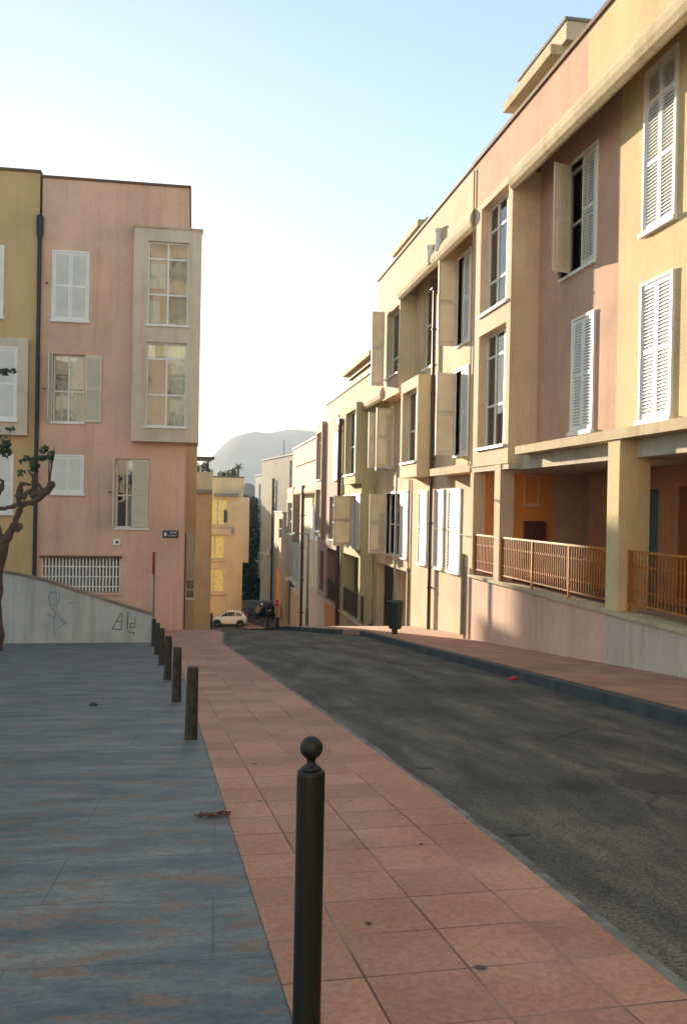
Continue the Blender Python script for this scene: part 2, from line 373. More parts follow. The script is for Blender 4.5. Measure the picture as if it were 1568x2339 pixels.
# ================================================================ SETTING
def strip(name,mat,rows,dz,label=None,thick=0):
    """sheet following the street's slope; rows=(y,x_left,x_right)"""
    ys=sorted({r[0] for r in rows}|{g[0] for g in GP if rows[0][0]<g[0]<rows[-1][0]})
    def lr(y):
        for a,b in zip(rows,rows[1:]):
            if a[0]<=y<=b[0]:
                t=(y-a[0])/(b[0]-a[0]); return a[1]+(b[1]-a[1])*t,a[2]+(b[2]-a[2])*t
    m=MB(); vs=[];fs=[]
    for y in ys:
        a,b=lr(y); vs+=[(a,y,gz(y)+dz),(b,y,gz(y)+dz)]
    n=len(ys)
    for i in range(n-1): fs.append((2*i,2*i+1,2*i+3,2*i+2))
    if thick:
        k=len(vs); vs+=[(x,y,z-thick) for x,y,z in vs]
        for i in range(n-1): fs+= [(2*i,2*i+2,k+2*i+2,k+2*i),(2*i+1,k+2*i+1,k+2*i+3,2*i+3)]
        fs+= [(0,k,k+1,1),(2*n-2,2*n-1,k+2*n-1,k+2*n-2)]
    m.add(vs,fs); o=m.build(name,mat); o['kind']='structure'
    if label: o['label']=label
    return o
strip('ground',EARTH,[(-60,-900,900),(2600,-900,900)],-.10)
LP=[(-10,1.83),(2.6,1.53),(5.3,1.50),(8.8,1.35),(21.6,.72),(24.5,.84),(27,.93),(28.6,.80),(29.6,.45),(30.4,.1)]
def lpx(y):
    for (a,p),(b,q) in zip(LP,LP[1:]):
        if a<=y<=b: return p+(q-p)*(y-a)/(b-a)
def pl(y): return .41-.0371*y
strip('road',ASPH,[(-12,1.6,5.2),(2.6,1.3,5.2),(21.6,.5,5.2),(25,.4,5.2),(29,.2,5.2),(79,.2,6.2)],0)
strip('road',ASPH,[(79,-60,60),(200,-60,60)],.004,'asphalt street crossing at the foot of the hill')
strip('pavement',TILE,[(y,pl(y),x) for y,x in LP if y<21.7]+[(21.8,pl(21.8),.73)],.03,'pink tiled pavement left of the road')
strip('pavement',TILE,[(21.8,-1.3,.73)]+[(y,-1.3,x) for y,x in LP if y>22],.031,'pink tiled pavement by the pink house')
KW=[]
y_=-12
while y_<30.3:
    y_+=.22; KW.append((y_,lpx(min(max(y_,-10),30.39)),lpx(min(max(y_,-10),30.39))+.055+.05*noise.noise(Vector((y_*.9,2,1)))+.03*noise.noise(Vector((y_*3.1,5,1)))))
strip('kerb',KERBL,KW,.022,'pale worn kerb strip flush with the road')
strip('plaza',PLAZA,[(-12,-40,pl(-12)),(21.8,-40,pl(21.8))],.026,'blue grey stone plaza')
KR=[(-12,4.5),(8,4.57),(17,4.66),(25.2,4.70)]
strip('kerb',KERBD,[(y,x,x+.17) for y,x in KR],.13,'dark kerb along the right pavement',thick=.2)
strip('pavement',TILE,[(y,x+.17,7.4) for y,x in KR]+[(25.9,4.34,7.4),(27.2,3.7,7.4),(28.8,3.25,7.4),(32,2.75,7.4),(40,3.6,7.4),(79,4.2,8.5)],.126,'pink tiled pavement along the right houses',thick=.16)
K2=[(25.9,4.12),(27.2,3.5),(28.8,3.02),(30.5,2.7),(32,2.55),(36,2.9)]
strip('kerb',KERBD,[(y,x,x+.22) for y,x in K2],.132,'dark kerb bulging into the road beyond the driveway',thick=.2)
# hill: a long ridge, real depth
def hill(name,prof,Y0,dep,mat,label):
    m=MB(); vs=[];fs=[]; n=len(prof); J=9
    for i,(x,z) in enumerate(prof):
        for j in range(J):
            t=j/(J-1); y=Y0-dep*(1-t)*.9; zz=-40+(z+40)*(math.sin(t*math.pi/2)**.8)
            zz+=noise.noise(Vector((x*.02,y*.02,3)))*10*math.sin(t*math.pi)*(1 if z>40 else .4)
            vs.append((x,y,zz))
        vs.append((x,Y0+dep,-40))
    J+=1
    for i in range(n-1):
        for j in range(J-1): fs.append((i*J+j,(i+1)*J+j,(i+1)*J+j+1,i*J+j+1))
    m.add(vs,fs); o=m.build(name,mat,smooth=True); o['kind']='structure'; o['label']=label
HP=[(-700,-20),(-300,10),(-150,30)]+[(p.x,p.z) for p in (atY(x,y,1250) for x,y in ((430,1085),(448,1072),(466,1058),(480,1047),(492,1036),(502,1025),(512,1014),(525,1003),(540,996),(556,991),(575,988),(590,990),(607,992),(625,988),(645,985),(660,984),(680,986),(700,988),(722,991),(760,1000)))]+[(330,70),(500,60),(800,-20)]
# resample for shape
HP2=[]
for (a,za),(b,zb) in zip(HP,HP[1:]):
    k=max(1,int((b-a)/9)); HP2+=[(a+(b-a)*i/k,za+(zb-za)*i/k+random.uniform(-.6,.6)) for i in range(k)]
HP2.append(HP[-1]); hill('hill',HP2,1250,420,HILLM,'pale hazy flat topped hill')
q=[(p.x,p.z) for p in (atY(x,y,420) for x,y in ((540,1135),(560,1105),(572,1108),(582,1122),(600,1118),(640,1080),(700,1060)))]
hill('hill',[(-200,-20)]+q+[(200,-20)],420,120,WOODM,'low wooded slope in front of the big hill')
# ================================================================ RIGHT TERRACE
P1=6.48
def shell(par,Xf,y0,y1,z0,z1,mat,Xb=13.5,roof=True,name='wall',near=True,far=True,backtop=None):
    m=MB()
    if near: m.box(Xf+.302,Xb,y0+.002,y0+.25,z0,z1)
    if far: m.box(Xf+.302,Xb,y1-.25,y1-.002,z0,z1)
    m.box(Xb-.25,Xb,y0+.26,y1-.26,z0,z1); m.build(name,mat,par)
    if roof:
        m=MB(); m.box(Xf+.31,Xb+.05,y0+.003,y1-.003,z1,z1+.2); m.build('roof',COPEG,par)
def bay(par,X0,Xb,y0,y1,z0,z1,holes,mat,th=.24,label=None):
    m=MB(TX(X0)); m.wall(y0,y1,z0,z1,holes,th); d=-(Xb-X0)+.002; e=-th-.0
    m.box(y0,y0+.14,z0,z1,d,e+.0); m.box(y1-.14,y1,z0,z1,d,e); m.box(y0+.14,y1-.14,z0,z0+.14,d,e); m.box(y0+.14,y1-.14,z1-.14,z1,d,e)
    return m.build('bay',mat,par,label=label)
T1=TX(P1)
# ---- house A (yellow, nearest) and house A2 (salmon with the bay)
PA=7.1; YJ=14.62
A=thing('terrace_house',(9,8,gz(8)),'yellow stucco house with tall white louvred shutters, nearest on the right','house')
m=MB(TX(PA)); m.wall(-16,YJ,2.56,8.6,[(12.8,13.72,5.76,8.3),(12.8,13.72,2.74,4.9)]+[(u,u+.92,z,z+2.15) for u in (8.2,3.5,-2) for z in (2.74,5.8)],.3)
m.build('wall',YEL,A); shell(A,PA,-16,YJ,-3,9.2,YEL,far=False)
m=MB(T1); m.box(-16,YJ,8.365,9.42,-.3,0); m.build('parapet',YEL,A)
lip(A,P1,PA,-16,YJ,8.36)
m=MB(T1); m.box(-16,YJ,9.42,9.50,-.34,.05); m.build('coping',COPE,A)
TA=TX(PA)
shutters(A,TA,12.8,13.72,5.76,8.3,rails=(.42,.80)); shutters(A,TA,12.8,13.72,2.74,4.9)
for u in (8.2,3.5,-2):
    for z in (2.74,5.8): shutters(A,TA,u,u+.92,z,z+2.15,slats=False)
A2=thing('terrace_house',(9,17.5,gz(17.5)),'salmon house with a two storey bay window above an orange arcade','house')
m=MB(TX(PA)); m.wall(YJ,18.3,2.56,8.6,[(15.56,17.08,5.82,7.92),(15.54,16.42,2.76,4.86)],.3); m.build('wall',PINKR,A2)
shell(A2,PA,YJ,20.86,-3,9.2,PINKR,near=False)
m=MB(T1); m.box(YJ,20.84,8.365,9.42,-.3,0); m.build('parapet',PINKR,A2)
lip(A2,P1,PA,YJ,18.24,8.36)
m=MB(T1); m.box(YJ,20.9,9.42,9.50,-.34,.05); m.build('coping',COPE,A2)
bay(A2,P1-.004,PA,18.25,20.82,2.25,8.36,[(18.5,20.35,5.72,8.2),(18.5,20.35,2.66,5.26)],PEACH)
TB=TX(P1-.004)
window(A2,TB,18.5,20.35,5.72,8.2,dep=.2,cols=3,rows=(.77,.30),curtain=[(0.02,.62,0.02,.98,CURT)])
window(A2,TB,18.5,20.35,2.66,5.26,dep=.2,cols=3,rows=(.80,.37),curtain=[(0.02,.5,0.02,.98,CURT),(.66,.98,.4,.98,CURT)])
wn=window(A2,TA,15.56,17.08,5.82,7.92,dep=.15,cols=2,rows=(.5,))
m=MB(TA); m.box(15.5,15.56,5.82,7.92,-.12,.03); m.box(17.08,17.13,5.82,7.92,-.12,.03); m.box(15.5,17.13,7.92,7.98,-.12,.032); m.build('frame',WHITE,wn)
m=MB(); leaf_mb(m,15.575,16.12,5.84,7.9,-.01,.03,TA); m.build('shutter',LOUV,wn)
def hinge(X,Y,ang,sgn):  # leaf hinged at Y on facade X, swung out by ang; u runs from the hinge
    c,s=math.cos(ang),math.sin(ang)
    return lambda u,v,w:(X-.03-u*s-w*c, Y+sgn*u*c-sgn*w*s, v)
m=MB(); leaf_mb(m,0,.56,5.84,7.9,0,.035,hinge(PA,17.08,R_(28),-1)); m.build('shutter',LOUV,wn)
m=MB(); leaf_mb(m,0,.42,5.84,7.9,0,.035,hinge(PA,16.62,R_(70),-1)); m.build('shutter',LOUV,wn)
shutters(A2,TA,15.54,16.42,2.76,4.86)
# slab, soffit, arcade (both houses)
for par,a,b,mt in ((A,-16,YJ,YEL),(A2,YJ,17.75,LIP)):
    m=MB(T1); m.box(a,b,2.40,2.56,-.62,.03); m.build('floor_slab',LIP,par)
m=MB(); m.box(P1+.28,10.5,-16,YJ,2.12,2.398); m.build('soffit',CREAM,A)
m=MB(); m.box(P1+.28,10.5,YJ,18.24,2.12,2.398); m.box(P1+.02,10.5,18.26,20.8,2.13,2.249); m.build('soffit',CREAM,A2)
def column(par,y0,y1,x1,mat,z1=2.12,z0=-.27):
    m=MB(); m.box(P1+.004,x1,y0,y1,z0,z1); m.build('column',mat,par,bevel=.012)
column(A2,18.70,19.10,6.80,PEACH,2.25); column(A,13.18,13.60,7.0,YEL,2.4)
for y in (8.2,3.2,-2): column(A,y,y+.42,7.0,YEL,2.4)
# base wall below the arcade, follows the street's slope
def basewall(par,y0,y1,zt,mat,X=P1,seg=6,cap=LIP,th=.3):
    m=MB(); m.box(X,X+th,y0,y1,min(gz(y0),gz(y1))-.4,zt); m.build('base_wall',mat,par)
    m=MB(); m.box(X-.05,X+th+.02,y0,y1,zt,zt+.065); m.build('ledge',cap,par)
basewall(A,-16,13.56,-.33,CREAM); basewall(A2,13.56,20.86,-.33,PINK)
m=MB(); m.box(P1+.3,11,-16,20.7,-.5,-.36); m.build('arcade_floor',COPE,A2)
m=MB(); m.box(P1+.31,8.45,20.6,20.84,-.36,2.13); m.build('end_wall',ORANGE,A2)
column(A2,20.58,20.85,P1+.305,PEACH,2.125)
m=MB(); m.box(8.452,10.6,20.62,20.84,-.36,2.1); m.build('passage_end',DARKI,A2)  # near-black end wall: colour stands in for shade deep in the passage
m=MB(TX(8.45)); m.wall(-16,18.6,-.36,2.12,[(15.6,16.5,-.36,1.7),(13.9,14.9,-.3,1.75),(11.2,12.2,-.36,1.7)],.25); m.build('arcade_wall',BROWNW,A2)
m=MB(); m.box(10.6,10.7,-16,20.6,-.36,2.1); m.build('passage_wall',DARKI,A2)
d_=MB(TX(8.45)); d_.box(15.62,16.48,-.35,1.68,-.14,-.1); d_.build('door',plain('teal_door',(.02,.06,.06),.5),A2)
p0=atY(1196,1083,20.6); p1=atY(1230,1153,20.6)
window(A2,TY(20.6),p0.x,p1.x,p1.z,p0.z,dep=-.02,cols=1,rows=(),fw=.035,mat=PINK,room=False,sill=True)
p0=atY(1194,1190,20.6); p1=atY(1240,1292,20.6)
m=MB(TY(20.6)); m.box(p0.x,p1.x,p1.z,p0.z,0.0,.12); m.build('meter_box',REDBOX,A2,bevel=.01)
railing(A2,T1,19.12,20.55,-.265,.69); railing(A2,T1,13.62,18.68,-.265,.69,posts=(16.9,15.14)); railing(A,TX(P1+.12),-6,13.15,-.265,.69,posts=(11.3,9.3,7.2))
# penthouse over A2
def penthouse(par,X,ya,yb,zt,zl,mat,Xb=11,z0=8.9):
    m=MB(); m.box(X+.2,Xb,ya+.1,yb-.5,z0,zl); m.box(X+.12,Xb,ya,yb-.45,zl+.22,zt); m.build('penthouse',mat,par)
    m=MB(); m.box(X-.14,Xb+.1,ya+.25,yb,zl,zl+.22); m.build('eave',LIP,par)
    m=MB(); m.box(X+.08,Xb+.1,ya-.04,yb-.4,zt,zt+.07); m.build('coping',COPEG,par)
q0=atX(1281,45,7.9); q1=atX(1148,258,7.76)
penthouse(A2,7.9,q0.y,q1.y,q0.z,q1.z,PEACH)
# thin pipe at A's far corner
m=MB(); m.tube([(P1-.05,20.9,gz(20.9)+.13),(P1-.05,20.9,-.1)],.03); m.build('drainpipe',COPEG,A2)
m=MB(); m.tube([(P1-.03,20.88,9.3),(P1-.03,20.88,5.5),(P1-.035,20.88,2.3)],.016,6); m.build('conduit',COPEG,A2)
# ---- house B (beige)
PB=7.0
B=thing('terrace_house',(9,27,gz(27)),'beige house with two staggered bay windows, open shutters and a dark downpipe','house')
hB=[(22.85,23.92,5.66,8.0),(22.85,23.92,2.7,4.95),(26.3,27.7,5.55,8.0),
    (26.78,27.72,-.42,1.76),(29.3,32.6,-.42,1.76),(24.95,25.85,-.42,1.76),(23.3,24.4,-.42,1.76),(31.75,33.25,2.7,4.8),
    (29.15,34.2,-4.2,-.84),(30.2,30.9,2.7,4.2)]
hB=hB[:-1]
m=MB(TX(PB)); m.wall(20.86,34.9,-4.2,8.6,hB+[(32.3,34.9,5.6,8.6)],.3); m.build('wall',BEIGE,B)
shell(B,PB,20.87,32.3,-4.4,9.2,BEIGE,near=False)
m=MB(T1); m.box(20.86,32.3,8.365,9.42,-.3,0); m.box(28.7,32.29,8.15,8.36,-.5,-.001);m.build('parapet',PEACH,B)
m=MB(T1); m.box(20.92,32.4,9.42,9.49,-.34,.05); m.build('coping',COPEG,B)
lip(B,P1,PB,20.9,28.7,8.36)
bay(B,P1-.004,PB,28.7,31.2,4.98,8.19,[(28.84,30.72,5.66,7.86)],BEIGE)
window(B,TX(P1-.004),28.84,30.72,5.66,7.86,dep=.22,cols=2,rows=(.3,),curtain=[(0.02,.5,0.02,.98,CURT)])
bay(B,P1-.006,PB,26.1,28.33,2.2,5.2,[(26.28,28.1,2.66,4.86)],BEIGE)
window(B,TX(P1-.006),26.28,28.1,2.66,4.86,dep=.22,cols=2,rows=(.45,),curtain=[(0.02,.3,0.4,.98,CURT)])
T2=TX(PB)
def half(par,T,u0,u1,v0,v1,X,open_far=True,near_closed=True,wid=None,ang=88,slats=True):
    wn=window(par,T,u0,u1,v0,v1,dep=.12,cols=2,rows=(.5,),sill=True)
    m=MB(T); m.box(u0-.06,u0,v0,v1,-.1,.03); m.box(u1,u1+.06,v0,v1,-.1,.03); m.box(u0-.06,u1+.06,v1,v1+.07,-.1,.045); m.build('frame',WHITE,wn)
    wd=wid or (u1-u0)/2
    if near_closed:
        m=MB(); leaf_mb(m,u0+.004,(u0+u1)/2,v0+.01,v1-.01,-.015,.02,T,slats=slats,step=.07); m.build('shutter',WHITE,wn)
    if open_far:
        m=MB(); leaf_mb(m,0,wd,v0+.01,v1-.01,0,.035,hinge(X,u1,R_(ang),-1),slats=slats,step=.07); m.build('shutter',LOUV,wn)
    return wn
half(B,T2,22.85,23.92,5.66,8.0,PB,wid=.53); half(B,T2,22.85,23.92,2.7,4.95,PB,wid=.53)
window(B,T2,26.3,27.7,5.55,8.0,dep=.1,cols=2,rows=(.55,))
for a,b in ((26.78,27.72),(24.95,25.85),(23.3,24.4)): shutters(B,T2,a,b,-.42,1.76,step=.08)
half(B,T2,31.75,33.25,2.7,4.8,PB,wid=.58,near_closed=False)
m=MB(); leaf_mb(m,0,.6,2.68,4.8,0,.035,hinge(PB,31.72,R_(86),-1)); m.build('shutter',LOUV,B)
wn=half(B,T2,29.3,32.6,-.42,1.76,PB,wid=.62,near_closed=False)
m=MB(); leaf_mb(m,29.32,30.4,-.40,1.74,-.015,.02,T2,step=.08); m.build('shutter',WHITE,wn)
m=MB(); leaf_mb(m,0,.45,5.45,8.0,0,.035,hinge(P1-.03,30.8,R_(88),-1)); m.build('shutter',LOUV,B)
m=MB(T1); m.box(20.9,24.6,2.16,2.36,-.5,.0); m.build('floor_slab',LIP,B)
m=MB(TX(PB)); m.box(29.2,34.15,-5.2,-.86,-1.3,-1.2); m.build('garage_door',BEIGE,B)
m=MB(TX(PB)); m.box(29.0,29.12,-3.4,-.7,0.001,.05); m.box(29.0,34.3,-.83,-.74,.001,.05); m.build('garage_frame',YEL,B)
def pipe(par,X,Y,z0,z1,r=.055,mat=PIPE,hop=True):
    m=MB(); m.tube([(X,Y,z0),(X,Y,z1)],r,10)
    if hop: m.box(X-.11,X+.09,Y-.12,Y+.12,z1-.28,z1)
    k=z0+1.2
    while k<z1-.5: m.cyl((X,Y,k),(X,Y,k+.05),r*1.35,n=10); m.box(X,X+.2,Y-.015,Y+.015,k,k+.05); k+=1.9
    return m.build('downpipe',mat,par)
pipe(B,PB-.1,26.02,gz(26)+.12,7.98)
m=MB(); m.tube([(PB-.04,28.95,gz(29)+.12),(PB-.04,28.95,2.2)],.025); m.build('drainpipe',COPEG,B)
m=MB(); m.tube([(PB-.04,22.9,gz(23)),(PB-.04,22.9,0.1)],.04); m.build('drainpipe',COPEG,B)
# flue pipes on B's cornice
for x,y,h_ in ((1001,545,.42),(982,577,.36)):
    q=atX(x,y+20,P1-.06); m=MB(); m.lathe([(.09,-.1),(.09,h_),(.11,h_),(.11,h_+.08),(.02,h_+.1)],tuple(q),14); m.build('flue',WHITE,B)
q0=atX(967,500,7.5); q1=atX(897,588,7.4)
penthouse(B,7.5,q0.y,q1.y,q0.z,q1.z,BEIGE,z0=9)
# ---- house C (green bay + pink part); repeats the module 3.08 m lower
C_=thing('terrace_house',(9,38,gz(38)),'olive green walled house with a green bay side over a dark shaded arcade','house')
dz=-3.08
m=MB(T1); m.box(31.2,41.0,5.445,6.27,-.3,0); m.build('parapet',YEL,C_)
m=MB(T1); m.box(31.3,44.9,6.27,6.34,-.34,.05); m.build('coping',COPEG,C_)
lip(C_,P1,PB,31.2,34.88,5.44)
bay(C_,6.21,PB,34.9,37.55,2.18,5.36,[(35.05,37.35,2.56,5.1)],GREEN)
window(C_,TX(6.21),35.05,37.35,2.56,5.1,dep=.2,cols=2,rows=(.45,),curtain=[(0.5,.98,0.02,.98,CURT)])
m=MB(T1); m.wall(34.93,40.6,-3.3,5.44,[(35.3,39.0,-3.24,-.74),(37.9,39.1,-.36,1.72),(35.1,37.0,-.36,1.72),(37.8,39.6,2.6,5.0)],.5); m.build('wall',GREEN,C_)
window(C_,T1,37.8,39.6,2.6,5.0,dep=.1,cols=2)
shutters(C_,T1,37.95,39.05,-.34,1.70,step=.09); 
wn=half(C_,T1,35.15,36.95,-.36,1.72,P1,wid=.75,near_closed=True)
shell(C_,P1+.8,32.32,47.2,-7,6.0,GREEN)
C2=thing('terrace_house',(9,44,gz(44)),'rose pink walled house with a narrow brown bay, beside the olive green one','house')
m=MB(T1); m.box(41.01,44.85,5.31,6.27,-.3,0); m.build('parapet',PEACH,C2)
m=MB(T1); m.wall(40.62,47.2,-3.3,5.3,[(40.9,43.9,-3.24,-.74),(41.0,42.1,2.5,4.6),(41.0,43.3,-.3,1.72),(44.9,46.2,-3.0,-1.0)],.5); m.build('wall',MAUVE,C2)
shutters(C2,T1,41.0,42.1,2.5,4.6,step=.1); window(C2,T1,41.0,43.3,-.3,1.72,dep=.1)
bay(C2,6.3,6.95,45.0,47.3,-.28,5.5,[(45.25,47.0,2.6,5.0),(45.25,47.0,0,2.1)],TAUPE)
window(C2,TX(6.3),45.25,47.0,2.6,5.0,dep=.15); window(C2,TX(6.3),45.25,47.0,0,2.1,dep=.15)
for par,y0,y1,mt in ((C_,32.6,40.6,GREEN),(C2,40.6,44.2,ORANGE),(C2,44.2,50.5,PINK)):
    basewall(par,y0,y1,-3.36,mt,X=P1-.02,cap=PEACH)
m=MB(); m.box(P1+.5,10.5,34.95,48,-3.5,-3.38); m.box(10.4,10.5,35,48,-3.4,-.5); m.box(8.6,8.8,37.5,40,-3.38,-.7); m.build('arcade_floor',COPE,C_)
railing(C_,T1,34.5,39.0,-3.3,-2.2,mat=IROND); railing(C2,T1,40.9,44.1,-3.3,-2.2,mat=IROND,w=-.1)
pipe(C_,P1-.1,39.8,gz(39.8)+.1,5.15,r=.09)
q0=atX(852,820,7.4); q1=atX(783,862,7.3)
penthouse(C_,7.4,q0.y,q1.y,q0.z,q1.z,BEIGE,z0=6)
# ---- house E
E_=thing('terrace_house',(9,53,gz(53)),'peach and cream stepped house with a lit white window pair, down the right side','house')
a0=atX(722,1050,P1); b0=atX(675,1070,P1); lb=atX(700,1112,P1)
m=MB(T1); m.box(a0.y-1,50.8,lb.z,a0.z,-.3,0); m.build('parapet',CREAM,E_)
m=MB(T1); m.box(50.8,b0.y,lb.z,a0.z,-.3,0); m.build('parapet',PEACH,E_)
m=MB(T1); m.box(a0.y-1,b0.y,a0.z,a0.z+.1,-.34,.07); m.build('coping',YEL,E_)
lip(E_,P1,P1+.3,a0.y-1,b0.y,lb.z-.004)
e0=atX(713,1160,P1+.3); e1=atX(698,1225,P1+.3)
TE=TX(P1+.3)
m=MB(TE); m.wall(47.3,58,-9,lb.z+.1,[(48.9,50.1,e1.z,e0.z+.2),(51.1,52.3,e1.z,e0.z+.2)],.3); m.build('wall',BEIGE,E_)
shutters(E_,TE,48.9,50.1,e1.z,e0.z+.2,step=.12); shutters(E_,TE,51.1,52.3,e1.z,e0.z+.2,step=.12)
shell(E_,P1+.3,47.35,60,-9,lb.z+.9,BEIGE)
f0=atX(657,1115,P1); f1=atX(670,1115,P1); fb=atX(657,1235,P1)
bay(E_,P1-.02,PB+.3,f1.y,f0.y,fb.z,f0.z,[(f1.y+.4,f0.y-.4,fb.z+.5,fb.z+2.6),(f1.y+.4,f0.y-.4,fb.z+3.4,f0.z-.5)],TAUPE)
for z0,z1 in ((fb.z+.5,fb.z+2.6),(fb.z+3.4,f0.z-.5)): window(E_,TX(P1-.02),f1.y+.4,f0.y-.4,z0,z1,dep=.15)
pipe(E_,P1-.1,53.2,gz(53.2)+.1,lb.z+.1,r=.1)
# grey upper block behind E
g0=atX(672,1028,7.6)
E2=thing('apartment_building',(11,56,-7),'blue grey block rising behind the peach stepped house','building')
m=MB(TX(7.5)); ya=atX(722,1015,7.5).y; yb=atX(669,1028,7.5).y; zt=atX(669,1028,7.5).z; hs=[]
for k in range(3): hs.append((ya+.8+k*3.0,ya+1.9+k*3.0,zt-2.9,zt-1.5))
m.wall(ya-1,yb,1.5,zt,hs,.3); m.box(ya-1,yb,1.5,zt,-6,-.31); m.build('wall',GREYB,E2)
for h in hs: window(E2,TX(7.5),*h,dep=.1,room=False,sill=False)
m=MB(TX(7.5)); m.box(ya-1,yb+.05,zt,zt+.12,-6,.06); m.build('coping',COPEG,E2)

m=MB(); c0=atX(1068,1224,P1-.03); c1=atX(1018,1204,PB-.03); c2=atX(990,1208,PB-.1)
m.tube([tuple(c0),tuple(c0.lerp(c1,.5)-Vector((0,0,.06))),tuple(c1),tuple(c1.lerp(c2,.5)-Vector((0,0,.05))),tuple(c2)],.012,6); m.build('cable',IROND,B)
# ---- far houses on the bend of the street
def block(label,cat,xl,Yl,xr,Yr,ytop,ybot,mat,dep=7,wins=(),name='apartment_building',coping=True,zfloor=None,hole_mat=None,top=None):
    """house front running from photo column xl (far end, distance Yl) to xr (near end, distance Yr)"""
    A=atY(xl,ytop,Yl); B=atY(xr,1150,Yr); L=math.hypot(B.x-A.x,B.y-A.y); ang=math.atan2(B.y-A.y,B.x-A.x)
    zt=A.z if top is None else top; zb=atY(xl,ybot,Yl).z if zfloor is None else zfloor
    o=thing(name,(A.x,A.y,zb),label,cat); T=TR(A.x,A.y,ang); hs=[]
    def frac(x):
        lo,hi=0,1
        for _ in range(40):
            f=(lo+hi)/2; P=Vector((A.x+(B.x-A.x)*f,A.y+(B.y-A.y)*f,0))-CP; xx=IW/2+FPX*P.dot(_r)/P.dot(_f)
            if xx<x: lo=f
            else: hi=f
        return f
    for (xa,xb,ya,yb) in wins:
        fa,fb=frac(xa),frac(xb); Ym=A.y+(B.y-A.y)*(fa+fb)/2; hs.append((L*fa,L*fb,atY((xa+xb)/2,yb,Ym).z,atY((xa+xb)/2,ya,Ym).z))
    m=MB(T); m.wall(0,L,zb,zt,hs,.3)
    n=Vector((math.sin(ang),-math.cos(ang))); a0=Vector((A.x,A.y))-n*.302; b0=Vector((B.x,B.y))-n*.302; dd=Vector((A.x,A.y+0)).normalized(); dd=Vector((dd.x+.12,dd.y)).normalized()*dep
    a1=a0+dd; b1=b0+dd; W=lambda u,v,w_:(u,v,w_)
    m.add([(p.x,p.y,z) for z in (zb,zt) for p in (a0,b0,b1,a1)],[(0,3,2,1),(4,5,6,7),(0,1,5,4),(1,2,6,5),(2,3,7,6),(3,0,4,7)] if not hs else [(0,3,2,1),(4,5,6,7),(1,2,6,5),(2,3,7,6),(3,0,4,7),(0,1,5,4)],W)
    m.build('wall',mat,o)
    if coping:
        a2=Vector((A.x,A.y))+n*.07; b2=Vector((B.x,B.y))+n*.07; m=MB(); m.add([(p.x,p.y,z) for z in (zt+.002,zt+.13) for p in (a2,b2,b1,a1)],[(0,3,2,1),(4,5,6,7),(0,1,5,4),(1,2,6,5),(2,3,7,6),(3,0,4,7)]); m.build('coping',COPEG,o)
    return o,T,L,hs
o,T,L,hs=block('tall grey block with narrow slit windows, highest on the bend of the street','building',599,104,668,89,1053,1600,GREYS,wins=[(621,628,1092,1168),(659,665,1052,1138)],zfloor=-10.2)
for h in hs: window(o,T,*h,dep=.1,cols=1,rows=(.35,.8),sill=False,room=False)
m=MB(T); zt=atY(599,1053,104).z; m.tube([(L*.42,-9,.1),(L*.42,zt-2.2,.1)],.09); m.build('downpipe',PIPE,o)
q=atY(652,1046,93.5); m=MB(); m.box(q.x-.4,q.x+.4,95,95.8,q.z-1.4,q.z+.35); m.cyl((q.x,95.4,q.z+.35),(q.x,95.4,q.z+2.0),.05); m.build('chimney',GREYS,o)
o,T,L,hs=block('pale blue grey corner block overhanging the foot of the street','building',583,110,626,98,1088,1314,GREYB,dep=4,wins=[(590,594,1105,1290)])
for h in hs: window(o,T,*h,dep=.08,cols=1,rows=(.2,.45,.55,.75),sill=False,room=False)
zb=o.location.z
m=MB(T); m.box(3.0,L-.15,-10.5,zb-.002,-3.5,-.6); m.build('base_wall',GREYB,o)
m=MB(T); m.box(3.4,4.8,-10,-7.6,-.6,-.55); m.build('door',NAVY,o)
m=MB(T); m.box(L*.45,L-.1,zb+3.0,zb+3.12,.002,.35); m.box(L*.86,L-.02,zb+3.0,zb+3.7,.352,.4); m.build('balcony',CREAM,o)
o,T,L,hs=block('taupe house with an overhanging upper part, next to the blue grey block','house',627,92,664,76,1170,1308,TAUPE,dep=3,name='terrace_house',wins=[(637,643,1185,1230),(650,656,1180,1225)])
for h in hs: window(o,T,*h,dep=.08,cols=1,rows=(.5,),sill=False,room=False)
o,T,L,hs=block('shaded ochre house with tall dark arcade openings near the stop sign','house',628,91,684,58.5,1290,1500,ORANGED,dep=2.5,name='terrace_house',zfloor=-9.5,coping=False,wins=[(634,640,1378,1412),(643,649,1386,1424),(655,666,1330,1434)])
m=MB(T)
for h in hs: m.box(h[0]+.02,h[1]-.02,h[2]+.02,h[3]-.02,-.29,-.25)
m.build('opening',DARKI,o)
m=MB(T); m.box(L*.12,L*.24,-8,atY(640,1300,85).z,.002,.06); m.build('pilaster',ORANGE,o)
# ================================================================ LEFT SIDE
LP_=thing('apartment_building',(-2.4,28.5,-2.7),'pink four storey block with a beige corner bay and a barred basement opening','building')
TL=TY(28.3)
hp=[(-4.2,-3.22,6.7,8.72),(-4.18,-3.27,3.64,5.68),(-4.12,-3.28,1.52,2.62),(-2.3,-1.32,.5,2.6),(-4.42,-2.12,-1.46,-.42)]
m=MB(TL); m.wall(-4.56,-.26,-4,10.9,hp,.3); m.build('wall',PINK,LP_)
m=MB(); m.box(-.56,-.262,28.602,36,-4.5,10.9); m.box(-4.56,-4.3,28.602,36,-4.5,10.9); m.box(-4.3,-.56,35.7,36,-4.5,10.9); m.build('side_wall',PINK,LP_)
m=MB(); m.box(-4.55,-.27,28.35,35.99,10.6,10.85); m.build('roof',COPEG,LP_)
m=MB(TL); m.box(-4.60,-.21,10.9,10.97,-7.7,.05); m.build('coping',COPE,LP_)
